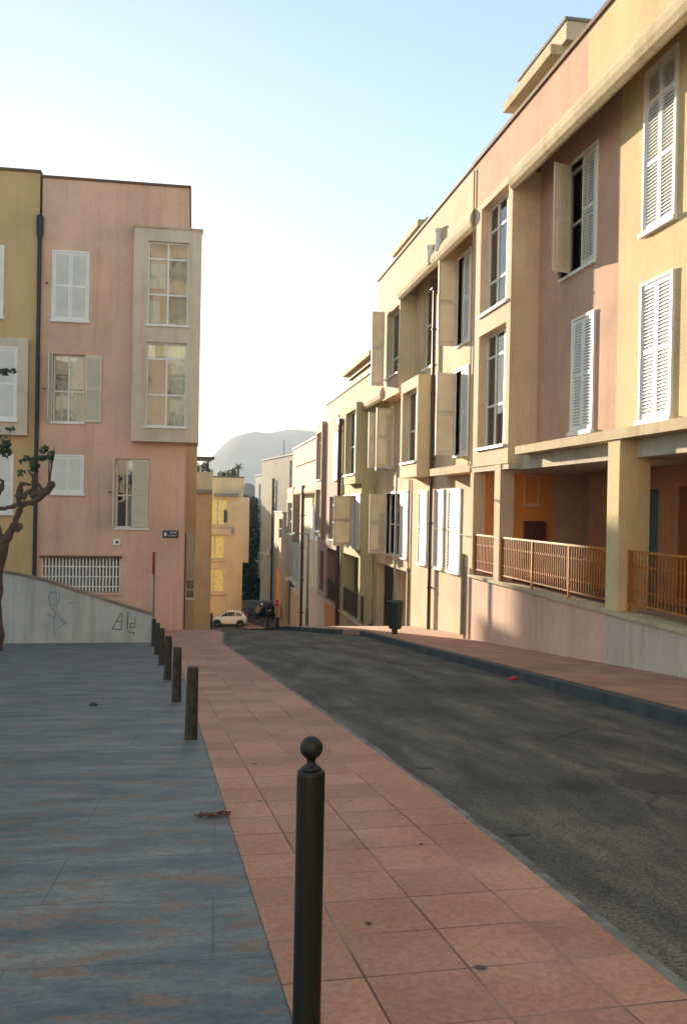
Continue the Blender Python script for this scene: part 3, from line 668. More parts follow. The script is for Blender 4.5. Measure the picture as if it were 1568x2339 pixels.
shutters(LP_,TL,-4.2,-3.22,6.7,8.72,sill=True); shutters(LP_,TL,-4.12,-3.28,1.52,2.62,rails=())
wn=window(LP_,TL,-4.18,-3.27,3.64,5.68,dep=.15,cols=2,rows=(.46,),curtain=[(.05,.95,.03,.45,plain('grey_curtain',(.32,.38,.38),.9)),(.5,.95,.5,.98,CURT)])
m=MB(TL); m.box(-4.24,-4.18,3.64,5.68,-.12,.03); m.build('frame',WHITE,wn)
m=MB(); leaf_mb(m,-3.24,-2.76,3.66,5.68,.02,.055,TL); m.build('shutter',LOUV,wn)
HL=lambda u,v,w_:(-4.24+w_-.02*u,28.27-u,v)
m=MB(); leaf_mb(m,0,.46,3.66,5.68,0,.035,HL); m.build('shutter',LOUV,wn)
wn=window(LP_,TL,-2.3,-1.32,.5,2.6,dep=.15,cols=3,rows=(.47,),curtain=[(.3,.5,.02,.45,CURT)])
m=MB(); leaf_mb(m,-1.82,-1.33,.52,2.58,.0,.035,TL); m.build('shutter',LOUV,wn)
HL2=lambda u,v,w_:(-2.34+w_-.02*u,28.27-u,v)
m=MB(); leaf_mb(m,0,.46,.52,2.58,0,.035,HL2); m.build('shutter',LOUV,wn)
m=MB(TL)
for i in range(24): 
    u=-4.40+2.26*i/23; m.box(u-.02,u+.02,-1.45,-.43,-.08,-.05)
for v in (-1.3,-.7,-1.0): m.box(-4.41,-2.13,v,v+.03,-.085,-.045)
m.build('grille',WHITE,LP_)
m=MB(TL); m.box(-4.42,-2.12,-1.46,-.42,-.4,-.36); m.build('backing',plain('grille_back',(.30,.30,.30),.9),LP_)
m=MB(TL); m.box(-4.47,-2.07,-.42,-.35,-.02,.06); m.build('lintel',COPE,LP_)
m=MB(TL); m.box(-4.46,-2.08,-1.54,-1.462,-.02,.05); m.build('sill',PINK,LP_)
# bay
hb=[(-1.44,-.24,6.62,9.12),(-1.44,-.24,3.57,6.1)]
m=MB(TY(27.9)); m.wall(-1.85,.14,3.12,9.5,hb,.22); m.box(-1.85,-1.71,3.12,9.5,-.396,-.22); m.box(-.0,.14,3.12,9.5,-2.0,-.22); m.box(-1.71,-.0,3.12,3.26,-.396,-.22); m.box(-1.71,-.0,9.36,9.5,-.396,-.22); m.box(-.255,-.0,3.12,3.26,-2.0,-.4); m.box(-.255,-.0,9.36,9.5,-2.0,-.4)
m.build('bay',BAYM,LP_)
m=MB(TY(27.9)); m.box(-1.88,.17,9.5,9.56,-.39,.03); m.build('bay_coping',LIP,LP_)
TBY=TY(27.9)
window(LP_,TBY,-1.44,-.24,6.62,9.12,dep=.12,cols=2,rows=(.37,.80),curtain=[(.03,.3,.04,.3,CURT),(.05,.45,.45,.75,CURT)])
window(LP_,TBY,-1.44,-.24,3.57,6.1,dep=.12,cols=2,rows=(.38,.81),curtain=[(.6,.97,.03,.75,CURT),(.03,.97,.84,.97,CURTY_REFL)])
# street name plate and wall lamp
m=MB(TL); m.box(-.88,-.41,.21,.44,.002,.02); pn=m.build('name_plate',NAVY,LP_)
m=MB(TL); m.box(-.83,-.77,.27,.38,.0205,.024); m.box(-.79,-.785,.27,.38,.024,.026)
random.seed(3)
for row,z,u0,u1 in ((0,.355,-.66,-.47),(1,.265,-.72,-.45)):
    u=u0
    while u<u1:
        wd=random.uniform(.012,.02); m.box(u,u+.006,z,z+.045,.0205,.024); 
        if random.random()<.7: m.box(u+.006,u+wd,z+random.choice((0,.018,.037)),z+.045-random.choice((0,.01)),.0205,.0235)
        u+=wd+.012
m.build('lettering',WHITE,pn)
m=MB(TL); m.box(-2.35,-2.13,-.03,.16,.002,.07); lo=m.build('vent',WHITE,LP_,bevel=.01)
m=MB(TL); m.box(-2.27,-2.19,.03,.10,.0705,.075); m.build('vent_hole',DARKI,lo)
for (u,z) in ((-4.38,7.75),(-4.4,4.62),(-2.46,1.58)):
    m=MB(TL); m.cyl((u,z,.0),(u,z,.16),.018,n=8); m.box(u-.05,u+.05,z-.012,z+.012,.14,.16); m.build('shutter_stay',IROND,LP_)
# left ochre building
LO=thing('apartment_building',(-9,28.5,-2.7),'ochre yellow block at the left edge behind the pruned tree','building')
TO=TY(28.28)
ho=[(-6.7,-5.62,6.65,8.8),(-6.2,-5.2,3.65,5.74),(-6.3,-5.3,.9,2.6)]
m=MB(TO); m.wall(-16,-4.63,-4,11.02,ho[:1]+ho[2:],.3); m.box(-16,-4.64,-4,11.0,-8,-.4); m.build('wall',OCHRE,LO)
m=MB(TO); m.box(-16,-4.60,11.02,11.1,-8,.05); m.build('coping',COPE,LO)
shutters(LO,TO,-6.6,-5.66,6.7,8.75); shutters(LO,TO,-6.3,-5.3,.9,2.6)
m=MB(TO); m.wall(-6.6,-4.86,3.2,6.06,[(-6.2,-5.2,3.65,5.74)],.3,T=TY(28.08)); m.build('surround',BAYM,LO)
shutters(LO,TY(28.1),-6.18,-5.2,3.65,5.74)
m=MB(); m.tube([(-4.60,28.18,-2.4),(-4.60,28.18,9.3)],.058,10); m.lathe([(.06,9.0),(.10,9.2),(.10,9.7),(.07,9.75)],(-4.60,28.18,0),12); m.build('downpipe',PIPEB,LO)
# building behind the pink one, down the left side of the street
L2=thing('apartment_building',(-2,42,-6),'beige block showing as a sliver just behind the pink corner','building')
pw0=atY(425.5,1217,36.6); pw1=atY(445,1368,36.6); xr=atY(447.5,1200,36.6).x
m=MB(TY(36.6)); m.wall(-6,xr,-8,5.4,[(pw0.x,pw1.x,pw1.z,pw0.z)],.25); m.box(-6,xr-.002,-8,5.4,-5.4,-.36); m.box(-6,xr-.002,-8,4.3,-8.2,-5.402); m.box(-6,xr-.002,-8,3.2,-10.4,-8.202); m.build('wall',TAN,L2)
m=MB(TY(36.6)); m.box(-6,xr+.04,5.4,5.48,-5.4,.05); m.build('coping',COPEG,L2)
mid=atY(430,1326,36.6).z
wn=window(L2,TY(36.6),pw0.x,pw1.x,pw1.z,pw0.z,dep=.05,cols=1,rows=(.14,.28),fw=.04,room=False)
m=MB(); leaf_mb(m,pw0.x+.01,pw1.x-.01,mid,pw0.z-.01,.0,.03,TY(36.6)); m.build('shutter',LOUV,wn)
pp=atY(423,1217,36.5); m=MB(); m.tube([(pp.x,36.5,-5),(pp.x,36.5,pp.z)],.045); m.build('downpipe',PIPEB,L2)
# orange narrow house
L3=thing('apartment_building',(0,72,-9),'narrow orange house with a planted roof terrace and pergola','building')
q0=atY(446,1080,70); q1=atY(486,1081,70); z3=q0.z
m=MB(TY(70)); m.wall(-9,q1.x,-10,z3,[(atY(450,1130,70).x,atY(459,1130,70).x,-9,atY(450,1124,70).z)],.5); m.box(-9,q1.x-.003,-10,z3-.01,-9,-.9); m.build('wall',TAN,L3)
m=MB(TY(70)); m.box(atY(460,1,70).x,q1.x-.01,-9.5,atY(460,1124,70).z,.002,.07); m.build('column',ORANGED,L3)
m=MB(TY(70)); m.box(-9,q1.x+.05,z3,z3+.07,-9,.05); m.build('coping',PEACH,L3)
m=MB(TY(70)); a=atY(450,1121,70); m.box(a.x-.1,q1.x-.05,a.z-.15,a.z+.1,.075,.4); m.build('canopy',COPEG,L3)
m=MB(TY(70)); m.box(-.6,atY(448,1,70).x,-9.4,-3.0,.002,.1); m.build('shop_front',GREYS,L3)
a=atY(453,1050,71.2); b=atY(474,1050,71.2); m=MB()
for x in (a.x-.6,b.x): 
    for y in (71.2,73.5): m.box(x,x+.12,y,y+.12,z3,a.z)
m.box(a.x-.9,b.x+.35,71,74,a.z,a.z+.14)
for i in range(7): m.box(a.x-1.1,b.x+.55,71.0+i*.45,71.08+i*.45,a.z+.14,a.z+.24)
m.build('pergola',IROND,L3)
# apricot house; yellow panels paint the reflections in its windows
L4=thing('apartment_building',(3.4,89,-10),'apricot three storey house with yellow reflections painted in its windows, behind the white car','building')
Y4=88.0
def q4(x,y): return atY(x,y,Y4)
x0=q4(481,1).x; tl=q4(486,1090); tr=q4(557,1092)
hw=[]
for (xa,xb,ya,yb) in ((495,541,1140,1199),(490,535,1222,1276),(488,534,1299,1352)):
    hw.append((q4(xa,1).x,q4(xb,1).x,q4(500,yb).z,q4(500,ya).z))
m=MB(TY(Y4)); m.wall(x0-3,tr.x,-10.2,tl.z,hw,.35); m.box(x0-3,x0-2.7,-10.2,tl.z,-9,-.36); m.box(tr.x-.3,tr.x,-10.2,tl.z,-9,-.36); m.box(x0-2.7,tr.x-.3,-10.2,tl.z,-9,-8.7); m.box(x0-2.7,tr.x-.3,tl.z-.4,tl.z-.05,-8.7,-.36); m.build('wall',TAN,L4)
ov=q4(570,1136); ob=q4(570,1285)
m=MB(TY(Y4)); m.box(tr.x+.002,ov.x,ob.z,ov.z,-8,-.002); m.build('bay',PEACH,L4)
m=MB(TY(Y4)); m.box(x0-3,tr.x+.06,tl.z,tl.z+.12,-9,.06); m.build('coping',COPE,L4)
for i,h in enumerate(hw):
    wn=window(L4,TY(Y4),*h,dep=.15,cols=2,rows=(.42,),fw=.09,room=False,mat=plain('cream_frame%d'%i,(.62,.55,.40),.6))
    m=MB(TY(Y4)); m.box(h[0]+.05,(h[0]+h[1])/2-.06,h[2]+.06,h[3]-.06,-.14,-.12); m.build('reflection_panel',CURTY_REFL,wn); m=MB(TY(Y4)); m.box((h[0]+h[1])/2+.06,h[1]-.05,h[2]+.06,h[3]-.06,-.14,-.12); m.build('reflection_panel',CURTY_REFL,wn)  # yellow panels before the glass stand in for reflected sunlit walls
    m=MB(TY(Y4)); m.box(h[0]-.1,h[1]+.1,h[2]-.25,h[2]-.12,.001,.25); m.build('sill',PEACH,L4)
a=q4(490,1127); b=q4(545,1135); m=MB(TY(Y4)); m.box(a.x,b.x,b.z,a.z,.002,.7); m.build('canopy',COPEG,L4)
a=q4(480,1140); m=MB(TY(Y4)); m.box(hw[0][0]-.35,hw[0][0]-.05,hw[0][2]-.4,hw[0][3]+.2,.002,.05); m.box(hw[0][0]-.35,hw[0][1]+.4,hw[0][2]-.9,hw[0][2]-.3,.002,.35); m.build('balcony',PEACH,L4)
a=q4(527,1168); m=MB(TY(Y4)); m.box(q4(532,1).x,q4(538,1).x,q4(1,1186).z,q4(1,1156).z,.06,.1); m.build('cloth',NAVY,L4)
# garden wall, verge beyond
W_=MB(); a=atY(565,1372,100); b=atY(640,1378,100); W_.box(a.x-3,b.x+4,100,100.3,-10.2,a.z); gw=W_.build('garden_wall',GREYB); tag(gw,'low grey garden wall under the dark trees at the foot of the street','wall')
# building behind the camera (lit by the low sun; seen in the window reflections)
BK=thing('apartment_building',(0,-18,1.6),'beige apartment block behind the viewpoint, mirrored in the window panes','building')
TBK=TYB(-17.5); hk=[(x,x+1.6,z,z+2.1) for x in (-14,-11,-8,-5,-2,1,4,7) for z in (3.2,6.3,9.4,12.5,15.6,18.7)]
m=MB(TBK); m.wall(-16,10,-1,22,hk,.3); m.box(-16,10,-1,22,-6,-.6); m.build('wall',CREAM,BK)
for h in hk[::3]: shutters(BK,TBK,*h,slats=False)
for h in [q_ for i_,q_ in enumerate(hk) if i_%3]: window(BK,TBK,*h,dep=.15,room=False)
# ================================================================ OBJECTS
# retaining wall with sloping top
RW=thing('retaining_wall',(-3,21.95,gz(22)),'white rendered ramp wall with faded blue and black graffiti below the pink block','wall')
tp=[(-.87,-1.37),(-1.86,-1.06),(-3.25,-.60),(-3.8,-.46),(-4.3,-.38),(-6,-.28),(-14,-.2)]
m=MB(); vs=[];fs=[]
for x,z in tp:
    for y in (21.8,22.02): vs+=[(x,y,-2.6),(x,y,z)]
for i in range(len(tp)-1):
    a=4*i; b=a+4; fs+=[(a,b,b+1,a+1),(a+2,a+3,b+3,b+2),(a+1,b+1,b+3,a+3),(a,a+2,b+2,b)]
fs+=[(0,1,3,2),(4*len(tp)-4,4*len(tp)-2,4*len(tp)-1,4*len(tp)-3)]
m.add(vs,fs); m.build('wall',WHITEW,RW)
m=MB(); vs=[];fs=[]
for x,z in tp:
    for y in (21.77,22.05): vs+=[(x,y,z),(x,y,z+.045)]
for i in range(len(tp)-1):
    a=4*i; b=a+4; fs+=[(a,b,b+1,a+1),(a+2,a+3,b+3,b+2),(a+1,b+1,b+3,a+3),(a,a+2,b+2,b)]
fs+=[(0,1,3,2),(4*len(tp)-4,4*len(tp)-2,4*len(tp)-1,4*len(tp)-3)]
m.add(vs,fs); m.build('coping',plain('dirty_coping',(.24,.18,.13),.9,var=.4),RW)
def z2d(x,y): return ((0+x*.47832)*.65415,(1450+y*.47832)*.65415)
def stroke(m,pts,wd):
    P=[atY(*z2d(x,y),21.795) for x,y in pts]
    for a,b in zip(P,P[1:]):
        d=(b-a); n=Vector((-d.z,0,d.x)).normalized()*wd/2; a2=a-d*.03; b2=b+d*.03
        vs=[]; 
        for p in (a2-n,b2-n,b2+n,a2+n): vs+=[(p.x,21.796,p.z),(p.x,21.801,p.z)]
        m.add(vs,[(0,2,4,6),(1,7,5,3),(0,1,3,2),(2,3,5,4),(4,5,7,6),(6,7,1,0)])
m=MB()
for s_ in ([(885,1445),(820,1560),(880,1565)],[(845,1500),(885,1510)],[(893,1445),(885,1565)],[(935,1440),(930,1560)],[(985,1480),(985,1550)],[(985,1520),(955,1520),(950,1550),(985,1550)],[(930,1580),(985,1590)],[(975,1590),(980,1610)]): stroke(m,s_,.018)
m.build('graffiti',BLACKINK,RW)
m=MB()
for s_ in ([(370,1290),(440,1300),(430,1370),(370,1390),(355,1330),(370,1290)],[(375,1400),(410,1440),(390,1500),(400,1600)],[(420,1440),(440,1500),(490,1510),(430,1550)],[(345,1450),(400,1480)],[(500,1370),(545,1365)],[(410,1300),(420,1420)],[(455,1480),(470,1540)]): stroke(m,s_,.016)
m.build('graffiti',BLUEINK,RW)
# road sign on its pole, seen edge-on
SG=thing('road_sign',(-.88,22.3,gz(22.3)),'round red rimmed road sign seen edge-on on a thin grey pole by the ramp wall','road sign')
m=MB(); m.cyl((-.88,22.3,gz(22.3)),(-.88,22.3,.10),.027,n=10); m.build('pole',STEEL,SG)
m=MB(); m.cyl((-.905,22.3,-.17),(-.925,22.3,-.17),.27,n=28); m.build('sign_plate',REDP,SG)
m=MB(); m.cyl((-.9255,22.3,-.17),(-.93,22.3,-.17),.2,n=28); m.build('sign_face',WHITE,SG)
# bollards
FB=thing('ball_bollard',(.352,2.6,gz(2.6)),'dark green metal bollard topped with a ball, in the foreground','bollard')
a=atY(710,1758,2.6); r=.0405; top=a.z; X=a.x; Yb=2.6
FB.location=(X,Yb,gz(Yb)+.03)
m=MB(); m.lathe([(r,gz(Yb)-.05),(r,top-.012),(r*.96,top-.004),(r*.85,top),(r*.55,top+.003)],(X,Yb,0),48); m.build('post',BOLL,FB)
m=MB(); zc=top+.0635; rb=.033
pr=[(r*.72,top+.001),(r*.70,top+.007),(.020,top+.013),(.013,top+.019),(.013,top+.034)]
pr+=[(rb*math.sin(math.pi*k/18),zc-rb*math.cos(math.pi*k/18)) for k in range(3,18)]+[(.001,zc+rb)]
m.lathe(pr,(X,Yb,0),40); m.build('ball',BOLL,FB,smooth=True)
posts=[(.02,7.70,.60),(-.14,10.29,.60),(-.30,12.8,.60),(-.46,15.36,.60),(-.62,17.75,.6),(-.78,20.2,.6)]
desc=['nearest of the plain flat topped posts along the plaza edge','second nearest plain post along the plaza edge','third plain post from the camera along the plaza edge','fourth plain post from the camera along the plaza edge','fifth plain post, second to last before the ramp wall','farthest plain post, standing right by the ramp wall end']
pb=None
for i,(x,y,h) in enumerate(posts):
    if pb is None:
        pb=MB(); pb.lathe([(.055,-.05),(.054,.02),(.046,h-.008),(.043,h),(.02,h+.002)],(0,0,0),20); o=pb.build('bollard',POSTM); pb=o
    else:
        o=pb.copy(); COL.objects.link(o)
    o.location=(x,y,gz(y)+.03); tag(o,desc[i],'bollard','plain bollards along the plaza edge')
    o.rotation_euler=(0,random.uniform(-.006,.012),random.uniform(0,6))
# litter bin on the right pavement
bx,by=5.26,23.2; bz=gz(by)+.126
LB=thing('litter_bin',(bx,by,bz),'dark green litter bin on a short post in front of the garage','litter bin')
m=MB(); m.cyl((bx,by,bz),(bx,by,bz+.2),.07,.06,n=12); m.build('post',BINM,LB)
m=MB(); m.lathe([(.15,.14),(.165,.16),(.215,.78),(.225,.80),(.225,.86),(.19,.87),(.18,.82),(.1,.81)],(bx,by,bz),24); m.build('bin_body',BINM,LB,smooth=False)
m=MB()
for k in range(8):
    t=k*math.pi/4; m.tube([(bx+.168*math.cos(t),by+.168*math.sin(t),bz+.2),(bx+.214*math.cos(t),by+.214*math.sin(t),bz+.76)],.008,6)
m.build('rib',BINM,LB)
# street lamps
def lamp(x,y,zb,zt,arm,label,ht=.035):
    o=thing('street_lamp',(x,y,zb),label,'street lamp','slim street lamps on the right pavement')
    m=MB(); m.cyl((x,y,zb),(x,y,zb+1.1),ht*1.7,ht*1.5,n=12); m.cyl((x,y,zb+1.1),(x,y,zt),ht,ht*.7,n=12); m.build('pole',STEEL,o)
    m=MB(); m.tube([(x,y,zt-.05),(x-.05,y,zt+.0),(x-arm,y,zt+.03)],ht*.6,8); m.build('arm',STEEL,o)
    m=MB(); m.box(x-arm-.16,x-arm+.06,y-.09,y+.09,zt-.03,zt+.05); m.build('lamp_head',STEEL,o,bevel=.02)
q=atY(908,1074,23.9); lamp(q.x-.03,23.9,gz(23.9)+.126,q.z,.42,'slim steel street lamp rising behind the litter bin')
q=atY(704,1220,43); lamp(q.x,43,gz(43)+.1,q.z,.55,'distant slim street lamp in front of the rose pink house',.05)
# manhole, red scrap, leaf heaps, stones
def lay(name,x,y,r,h,mat,label,cat,n=20,dz=.002,jit=0,sy=1.0):
    m=MB(); vs=[(x,y,gz(y)+dz+h)]; 
    for ring,(rr,zz) in enumerate(((.75,h),(1,0))):
        for i in range(n):
            t=2*math.pi*i/n; k=r*rr*(1+random.uniform(-jit,jit)); yy=y+k*math.sin(t)*sy; vs.append((x+k*math.cos(t),yy,gz(yy)+dz+zz*(1+random.uniform(-jit,jit))))
    fs=[(0,1+i,1+(i+1)%n) for i in range(n)]+[(1+i,1+n+i,1+n+(i+1)%n,1+(i+1)%n) for i in range(n)]
    m.add(vs,fs); o=m.build(name,mat); return tag(o,label,cat)
lay('manhole_cover',3.1,5.6,.30,.006,plain('cast_iron',(.05,.04,.04),.7,var=.4,scale=25,bmp=.8),'rusty round manhole cover in the road at the right','manhole cover',n=32)
g=lambda x,y:(lambda d:CP+d*((-CAMZ)/(d.z+.093*d.y)))(ray(x,y))
p=g(1170,1556); 
m=MB()
for k in range(9):
    a=random.uniform(0,6.3); rr=random.uniform(.015,.045); c=(p.x+random.uniform(-.06,.06),p.y+random.uniform(-.05,.05),p.z+random.uniform(.015,.05))
    m.add([(c[0]-rr,c[1],c[2]-.01),(c[0],c[1]-rr,c[2]+.02),(c[0]+rr,c[1],c[2]),(c[0],c[1]+rr,c[2]+.015),(c[0],c[1],c[2]+.03)],[(0,1,4),(1,2,4),(2,3,4),(3,0,4),(0,3,2,1)])
o=m.build('crumpled_wrapper',REDP); tag(o,'bright red crumpled wrapper in the gutter by the right kerb','litter')
def leafheap(px,py,rx,ry,n,label,dz):
    p=g(px,py); m=MB()
    for k in range(n):
        a=random.uniform(0,6.3); d=random.random()**.7; x=p.x+math.cos(a)*d*rx; y=p.y+math.sin(a)*d*ry; z=gz(y)+dz+random.uniform(.002,.02); s=random.uniform(.01,.022); t=random.uniform(0,6.3)
        pts=[(x+s*math.cos(t+q),y+s*.6*math.sin(t+q),z+random.uniform(-.003,.008)) for q in (0,1.3,2.4,3.4,4.9)]
        m.add(pts,[(0,1,2,3,4)])
    o=m.build('dead_leaves',LEAFD); tag(o,label,'leaves',kind='stuff')
leafheap(487,1877,.10,.035,55,'small heap of red brown dead leaves on the plaza edge',.03)
for i,(px,py,s,lb,dz) in enumerate(((213,1617,.045,'dark pebble alone on the grey plaza',.026),(840,2130,.012,'small dark pebble on the tiles right of the ball bollard',.03),(960,1943,.009,'tiny dark pebble on the pink tiles in mid pavement',.03))):
    p=g(px,py); m=MB(); vs=[]
    bm=bmesh.new(); bmesh.ops.create_icosphere(bm,subdivisions=2,radius=s); 
    for v in bm.verts: v.co*=1+noise.noise(v.co*60)*.3; v.co.z*=.5
    m.add([(v.co.x+p.x,v.co.y+p.y,v.co.z+gz(p.y)+dz+s*.3) for v in bm.verts],[tuple(v.index for v in f.verts) for f in bm.faces]); bm.free()
    o=m.build('pebble',KERBD); tag(o,lb,'stone')
# flat stains / patches in the road (thin tar repairs)
for i,(px,py,r,lb) in enumerate(((972,1754,.075,'small dark tar blot on the road, left of two'),(1180,1906,.06,'small dark tar blot on the road, nearer of two'))):
    p=g(px,py); o=lay('tar_patch',p.x,p.y,r,.003,plain('tar%d'%i,(.02,.02,.024),.6),lb,'tar patch',jit=.25,sy=.6)
# ---------------- trees
def leafcloud(m,c,R,n,s,flat=.7):
    for k in range(n):
        while True:
            v=Vector((random.uniform(-1,1),random.uniform(-1,1),random.uniform(-1,1)))
            if v.length<1: break
        p=Vector((c[0]+v.x*R[0],c[1]+v.y*R[1],c[2]+v.z*R[2])); q=Vector((random.gauss(0,1),random.gauss(0,1),random.gauss(0,1)*flat)).normalized(); a=q.orthogonal().normalized(); b=q.cross(a)
        t=random.uniform(0,6.3); a,b=a*math.cos(t)+b*math.sin(t),b*math.cos(t)-a*math.sin(t); ss=s*random.uniform(.6,1.3)
        P=[p+a*ss*x+b*ss*y+q*ss*z for x,y,z in ((-1,0,0),(-.3,.55,.12),(.5,.4,.1),(1,0,-.15),(.5,-.45,.1),(-.35,-.5,.12))]
        m.add([tuple(x) for x in P],[(0,1,2,3,4,5)])
def D(x,y,Y=19.3): return tuple(atY(x,y,Y))
PT=thing('plane_tree',(D(-10,1490)[0],19.3,gz(19.3)),'knobbly pollarded plane tree with a few leaves at the left edge','tree')
m=MB()
def limb(pts,rad,jit=.02,Yv=None):
    P=[];R2=[]
    for (a,b),(r1,r2) in zip(zip(pts,pts[1:]),zip(rad,rad[1:])):
        for k in range(4):
            t=k/4; P.append(tuple(Vector(a).lerp(Vector(b),t)+Vector((random.uniform(-jit,jit),random.uniform(-jit,jit),random.uniform(-jit,jit))))); R2.append((r1+(r2-r1)*t)*random.uniform(.86,1.2))
    P.append(pts[-1]); R2.append(rad[-1]); m.tube(P,R2,9)
limb([D(-10,1500),D(-9,1400),D(-6,1300),D(4,1238)],[.17,.12,.115,.15],.012)
limb([D(4,1248),D(20,1222),D(35,1195),D(48,1160),D(58,1149)],[.11,.085,.065,.052,.055])
limb([D(36,1212),D(46,1205),D(48,1195)],[.06,.05,.03],.01)
limb([D(4,1240),D(-12,1200),D(-22,1180),D(-40,1170)],[.13,.09,.08,.07])
limb([D(-60,1175),D(-20,1168),D(10,1160),D(40,1153),D(70,1148),D(95,1135),D(110,1118),D(121,1106)],[.04,.04,.042,.046,.055,.062,.07,.045])
limb([D(44,1150),D(44,1128),D(50,1106),D(72,1108)],[.055,.065,.045,.02])
limb([D(52,1140),D(66,1124),D(78,1108),D(76,1090),D(64,1072)],[.05,.045,.03,.018,.01])
limb([D(98,1120),D(85,1098),D(72,1080)],[.04,.022,.012])
limb([D(110,1116),D(113,1098),D(119,1060),D(125,1018)],[.035,.022,.016,.006],.006)
limb([D(108,1118),D(112,1100),D(112,1050),D(98,1035)],[.03,.014,.01,.005],.006)
limb([D(-6,1130),D(4,1115),D(8,1100),D(-2,1092)],[.05,.045,.03,.02],.01)
limb([D(-30,1170),D(-36,1060),D(-20,960),D(-8,860),D(-4,845)],[.05,.035,.025,.012,.008],.01)
for x,y,r in ((92,1128,.10),(78,1130,.09),(118,1108,.075),(104,1124,.085),(48,1132,.06)):
    c=Vector(D(x,y)); bm=bmesh.new(); bmesh.ops.create_icosphere(bm,subdivisions=2,radius=r)
    for v in bm.verts: v.co*=1+noise.noise(v.co*12+c)*.5
    m.add([tuple(v.co+c) for v in bm.verts],[tuple(v.index for v in f.verts) for f in bm.faces]); bm.free()
m.build('trunk',BARK,PT,smooth=True)
m=MB()
for x,y,rx,rz,n in ((16,1022,.10,.22,60),(24,981,.10,.06,16),(52,1052,.10,.06,16),(62,1046,.06,.05,10),(50,1080,.08,.08,18),(80,1066,.10,.12,46),(78,1058,.06,.12,22),(100,1026,.09,.07,26),(98,1046,.10,.05,22),(117,1040,.07,.10,26),(120,1050,.05,.06,10),(20,848,.20,.05,22),(6,850,.12,.08,20),(0,1020,.15,.2,40),(-30,1000,.3,.3,60)):
    leafcloud(m,D(x,y,19.3),(rx,.15,rz),n,.055)
m.build('leaves',LEAF,PT)
# dark trees in the gap
def tree(x,y,zb,ztr,crown,n,s,label,mat=LEAFK,name='tree',group='dark trees at the foot of the street'):
    o=thing(name,(x,y,zb),label,'tree',group)
    m=MB(); m.tube([(x,y,zb-.3),(x+.1,y,zb+(ztr-zb)*.5),(x,y,ztr),(x+.3,y+.2,ztr+1.5)],[.28,.2,.16,.08],8); m.tube([(x,y,ztr-.5),(x-.9,y,ztr+1.2)],[.12,.05],6); m.tube([(x,y,ztr-.3),(x+1,y+.4,ztr+1.4)],[.12,.05],6); m.build('trunk',BARK,o,smooth=True)
    m=MB()
    for (dx,dy,dz,rx,ry,rz) in crown: leafcloud(m,(x+dx,y+dy,dz),(rx,ry,rz),int(n*rx*rz/3.2),s)
    m.build('crown',mat,o)
q=atY(570,1300,108)
tree(q.x-.6,108,-10.2,-7,[(0,0,-7.4,2.4,2,3),(0,0,-2.5,2.2,2,3),(.8,1,.2,1.6,2,2.0),(-3,0,-4,2.6,2.4,4.6),(-5.6,1,-4,2.6,2.4,4.6)],1500,.2,'dark leafy tree beside the apricot house, left of the group')  # two leftmost crowns are unseen, added to shade the road beyond the cars
tree(q.x+1.6,113,-10.2,-7,[(0,0,-8,2.4,2,2.6),(.2,1,-3.5,2.4,2,3.0),(-.2,.5,-.8,1.5,2,1.8)],1500,.2,'dark leafy tree in the gap, middle of the group')
tree(q.x+4.6,118,-10.2,-6,[(0,0,-7.6,2.6,2,3.4),(-.6,.5,-2.5,2.2,2,2.6)],1300,.2,'dark leafy tree half hidden by the blue grey block, right of the group')
tree(q.x+.6,130,-10.2,-5,[(0,0,-4,3,2,4),(0,.5,0.2,2.2,2,2.4)],900,.24,'lighter green tree rising behind the dark ones',mat=LEAF)
# shrubs on roofs
def shrub(x,y,zb,cr,n,s,label,mat,name='roof_shrub',group='shrubs on the roof terraces'):
    o=thing(name,(x,y,zb),label,'shrub',group); m=MB()
    for k in range(5): m.tube([(x,y,zb),(x+random.uniform(-.4,.4),y,zb+random.uniform(.3,.6))],[.03,.012],5)
    m.build('stem',BARK,o); m=MB()
    for c,R in cr: leafcloud(m,c,R,n,s)
    m.build('foliage',mat,o)
z3=z3+.07
q=atY(462,1068,71.6); shrub(q.x,71.6,z3,[((q.x,71.6,z3+.35),(.42,.4,.38)),((q.x+.25,71.5,z3+.5),(.25,.3,.4))],130,.07,'dark green bush under the pergola',LEAF)
q=atY(452,1068,71.2); shrub(q.x,71.2,z3,[((q.x,71.2,z3+.4),(.2,.2,.45))],70,.07,'yellow green bush at the left of the pergola',LEAFL)
q=atY(479,1076,71.2); shrub(q.x,71.2,z3,[((q.x,71.2,z3+.12),(.28,.2,.16))],60,.06,'low green plant at the right edge of the pergola terrace',LEAF)
zt4=tl.z+.1
q=atY(507,1085,90); shrub(q.x,90,zt4,[((q.x,90,zt4+.25),(.45,.4,.35))],110,.09,'dark bush on the apricot roof, left one',LEAFK)
q=atY(522,1082,90); shrub(q.x,90,zt4,[((q.x,90,zt4+.3),(.55,.4,.42)),((q.x+.5,90,zt4+.5),(.3,.3,.4))],150,.09,'bright yellow green bush on the apricot roof',LEAFL)
q=atY(537,1086,90); shrub(q.x,90,zt4,[((q.x,90,zt4+.2),(.4,.3,.22))],80,.08,'small green bush on the apricot roof beside the palm',LEAF)
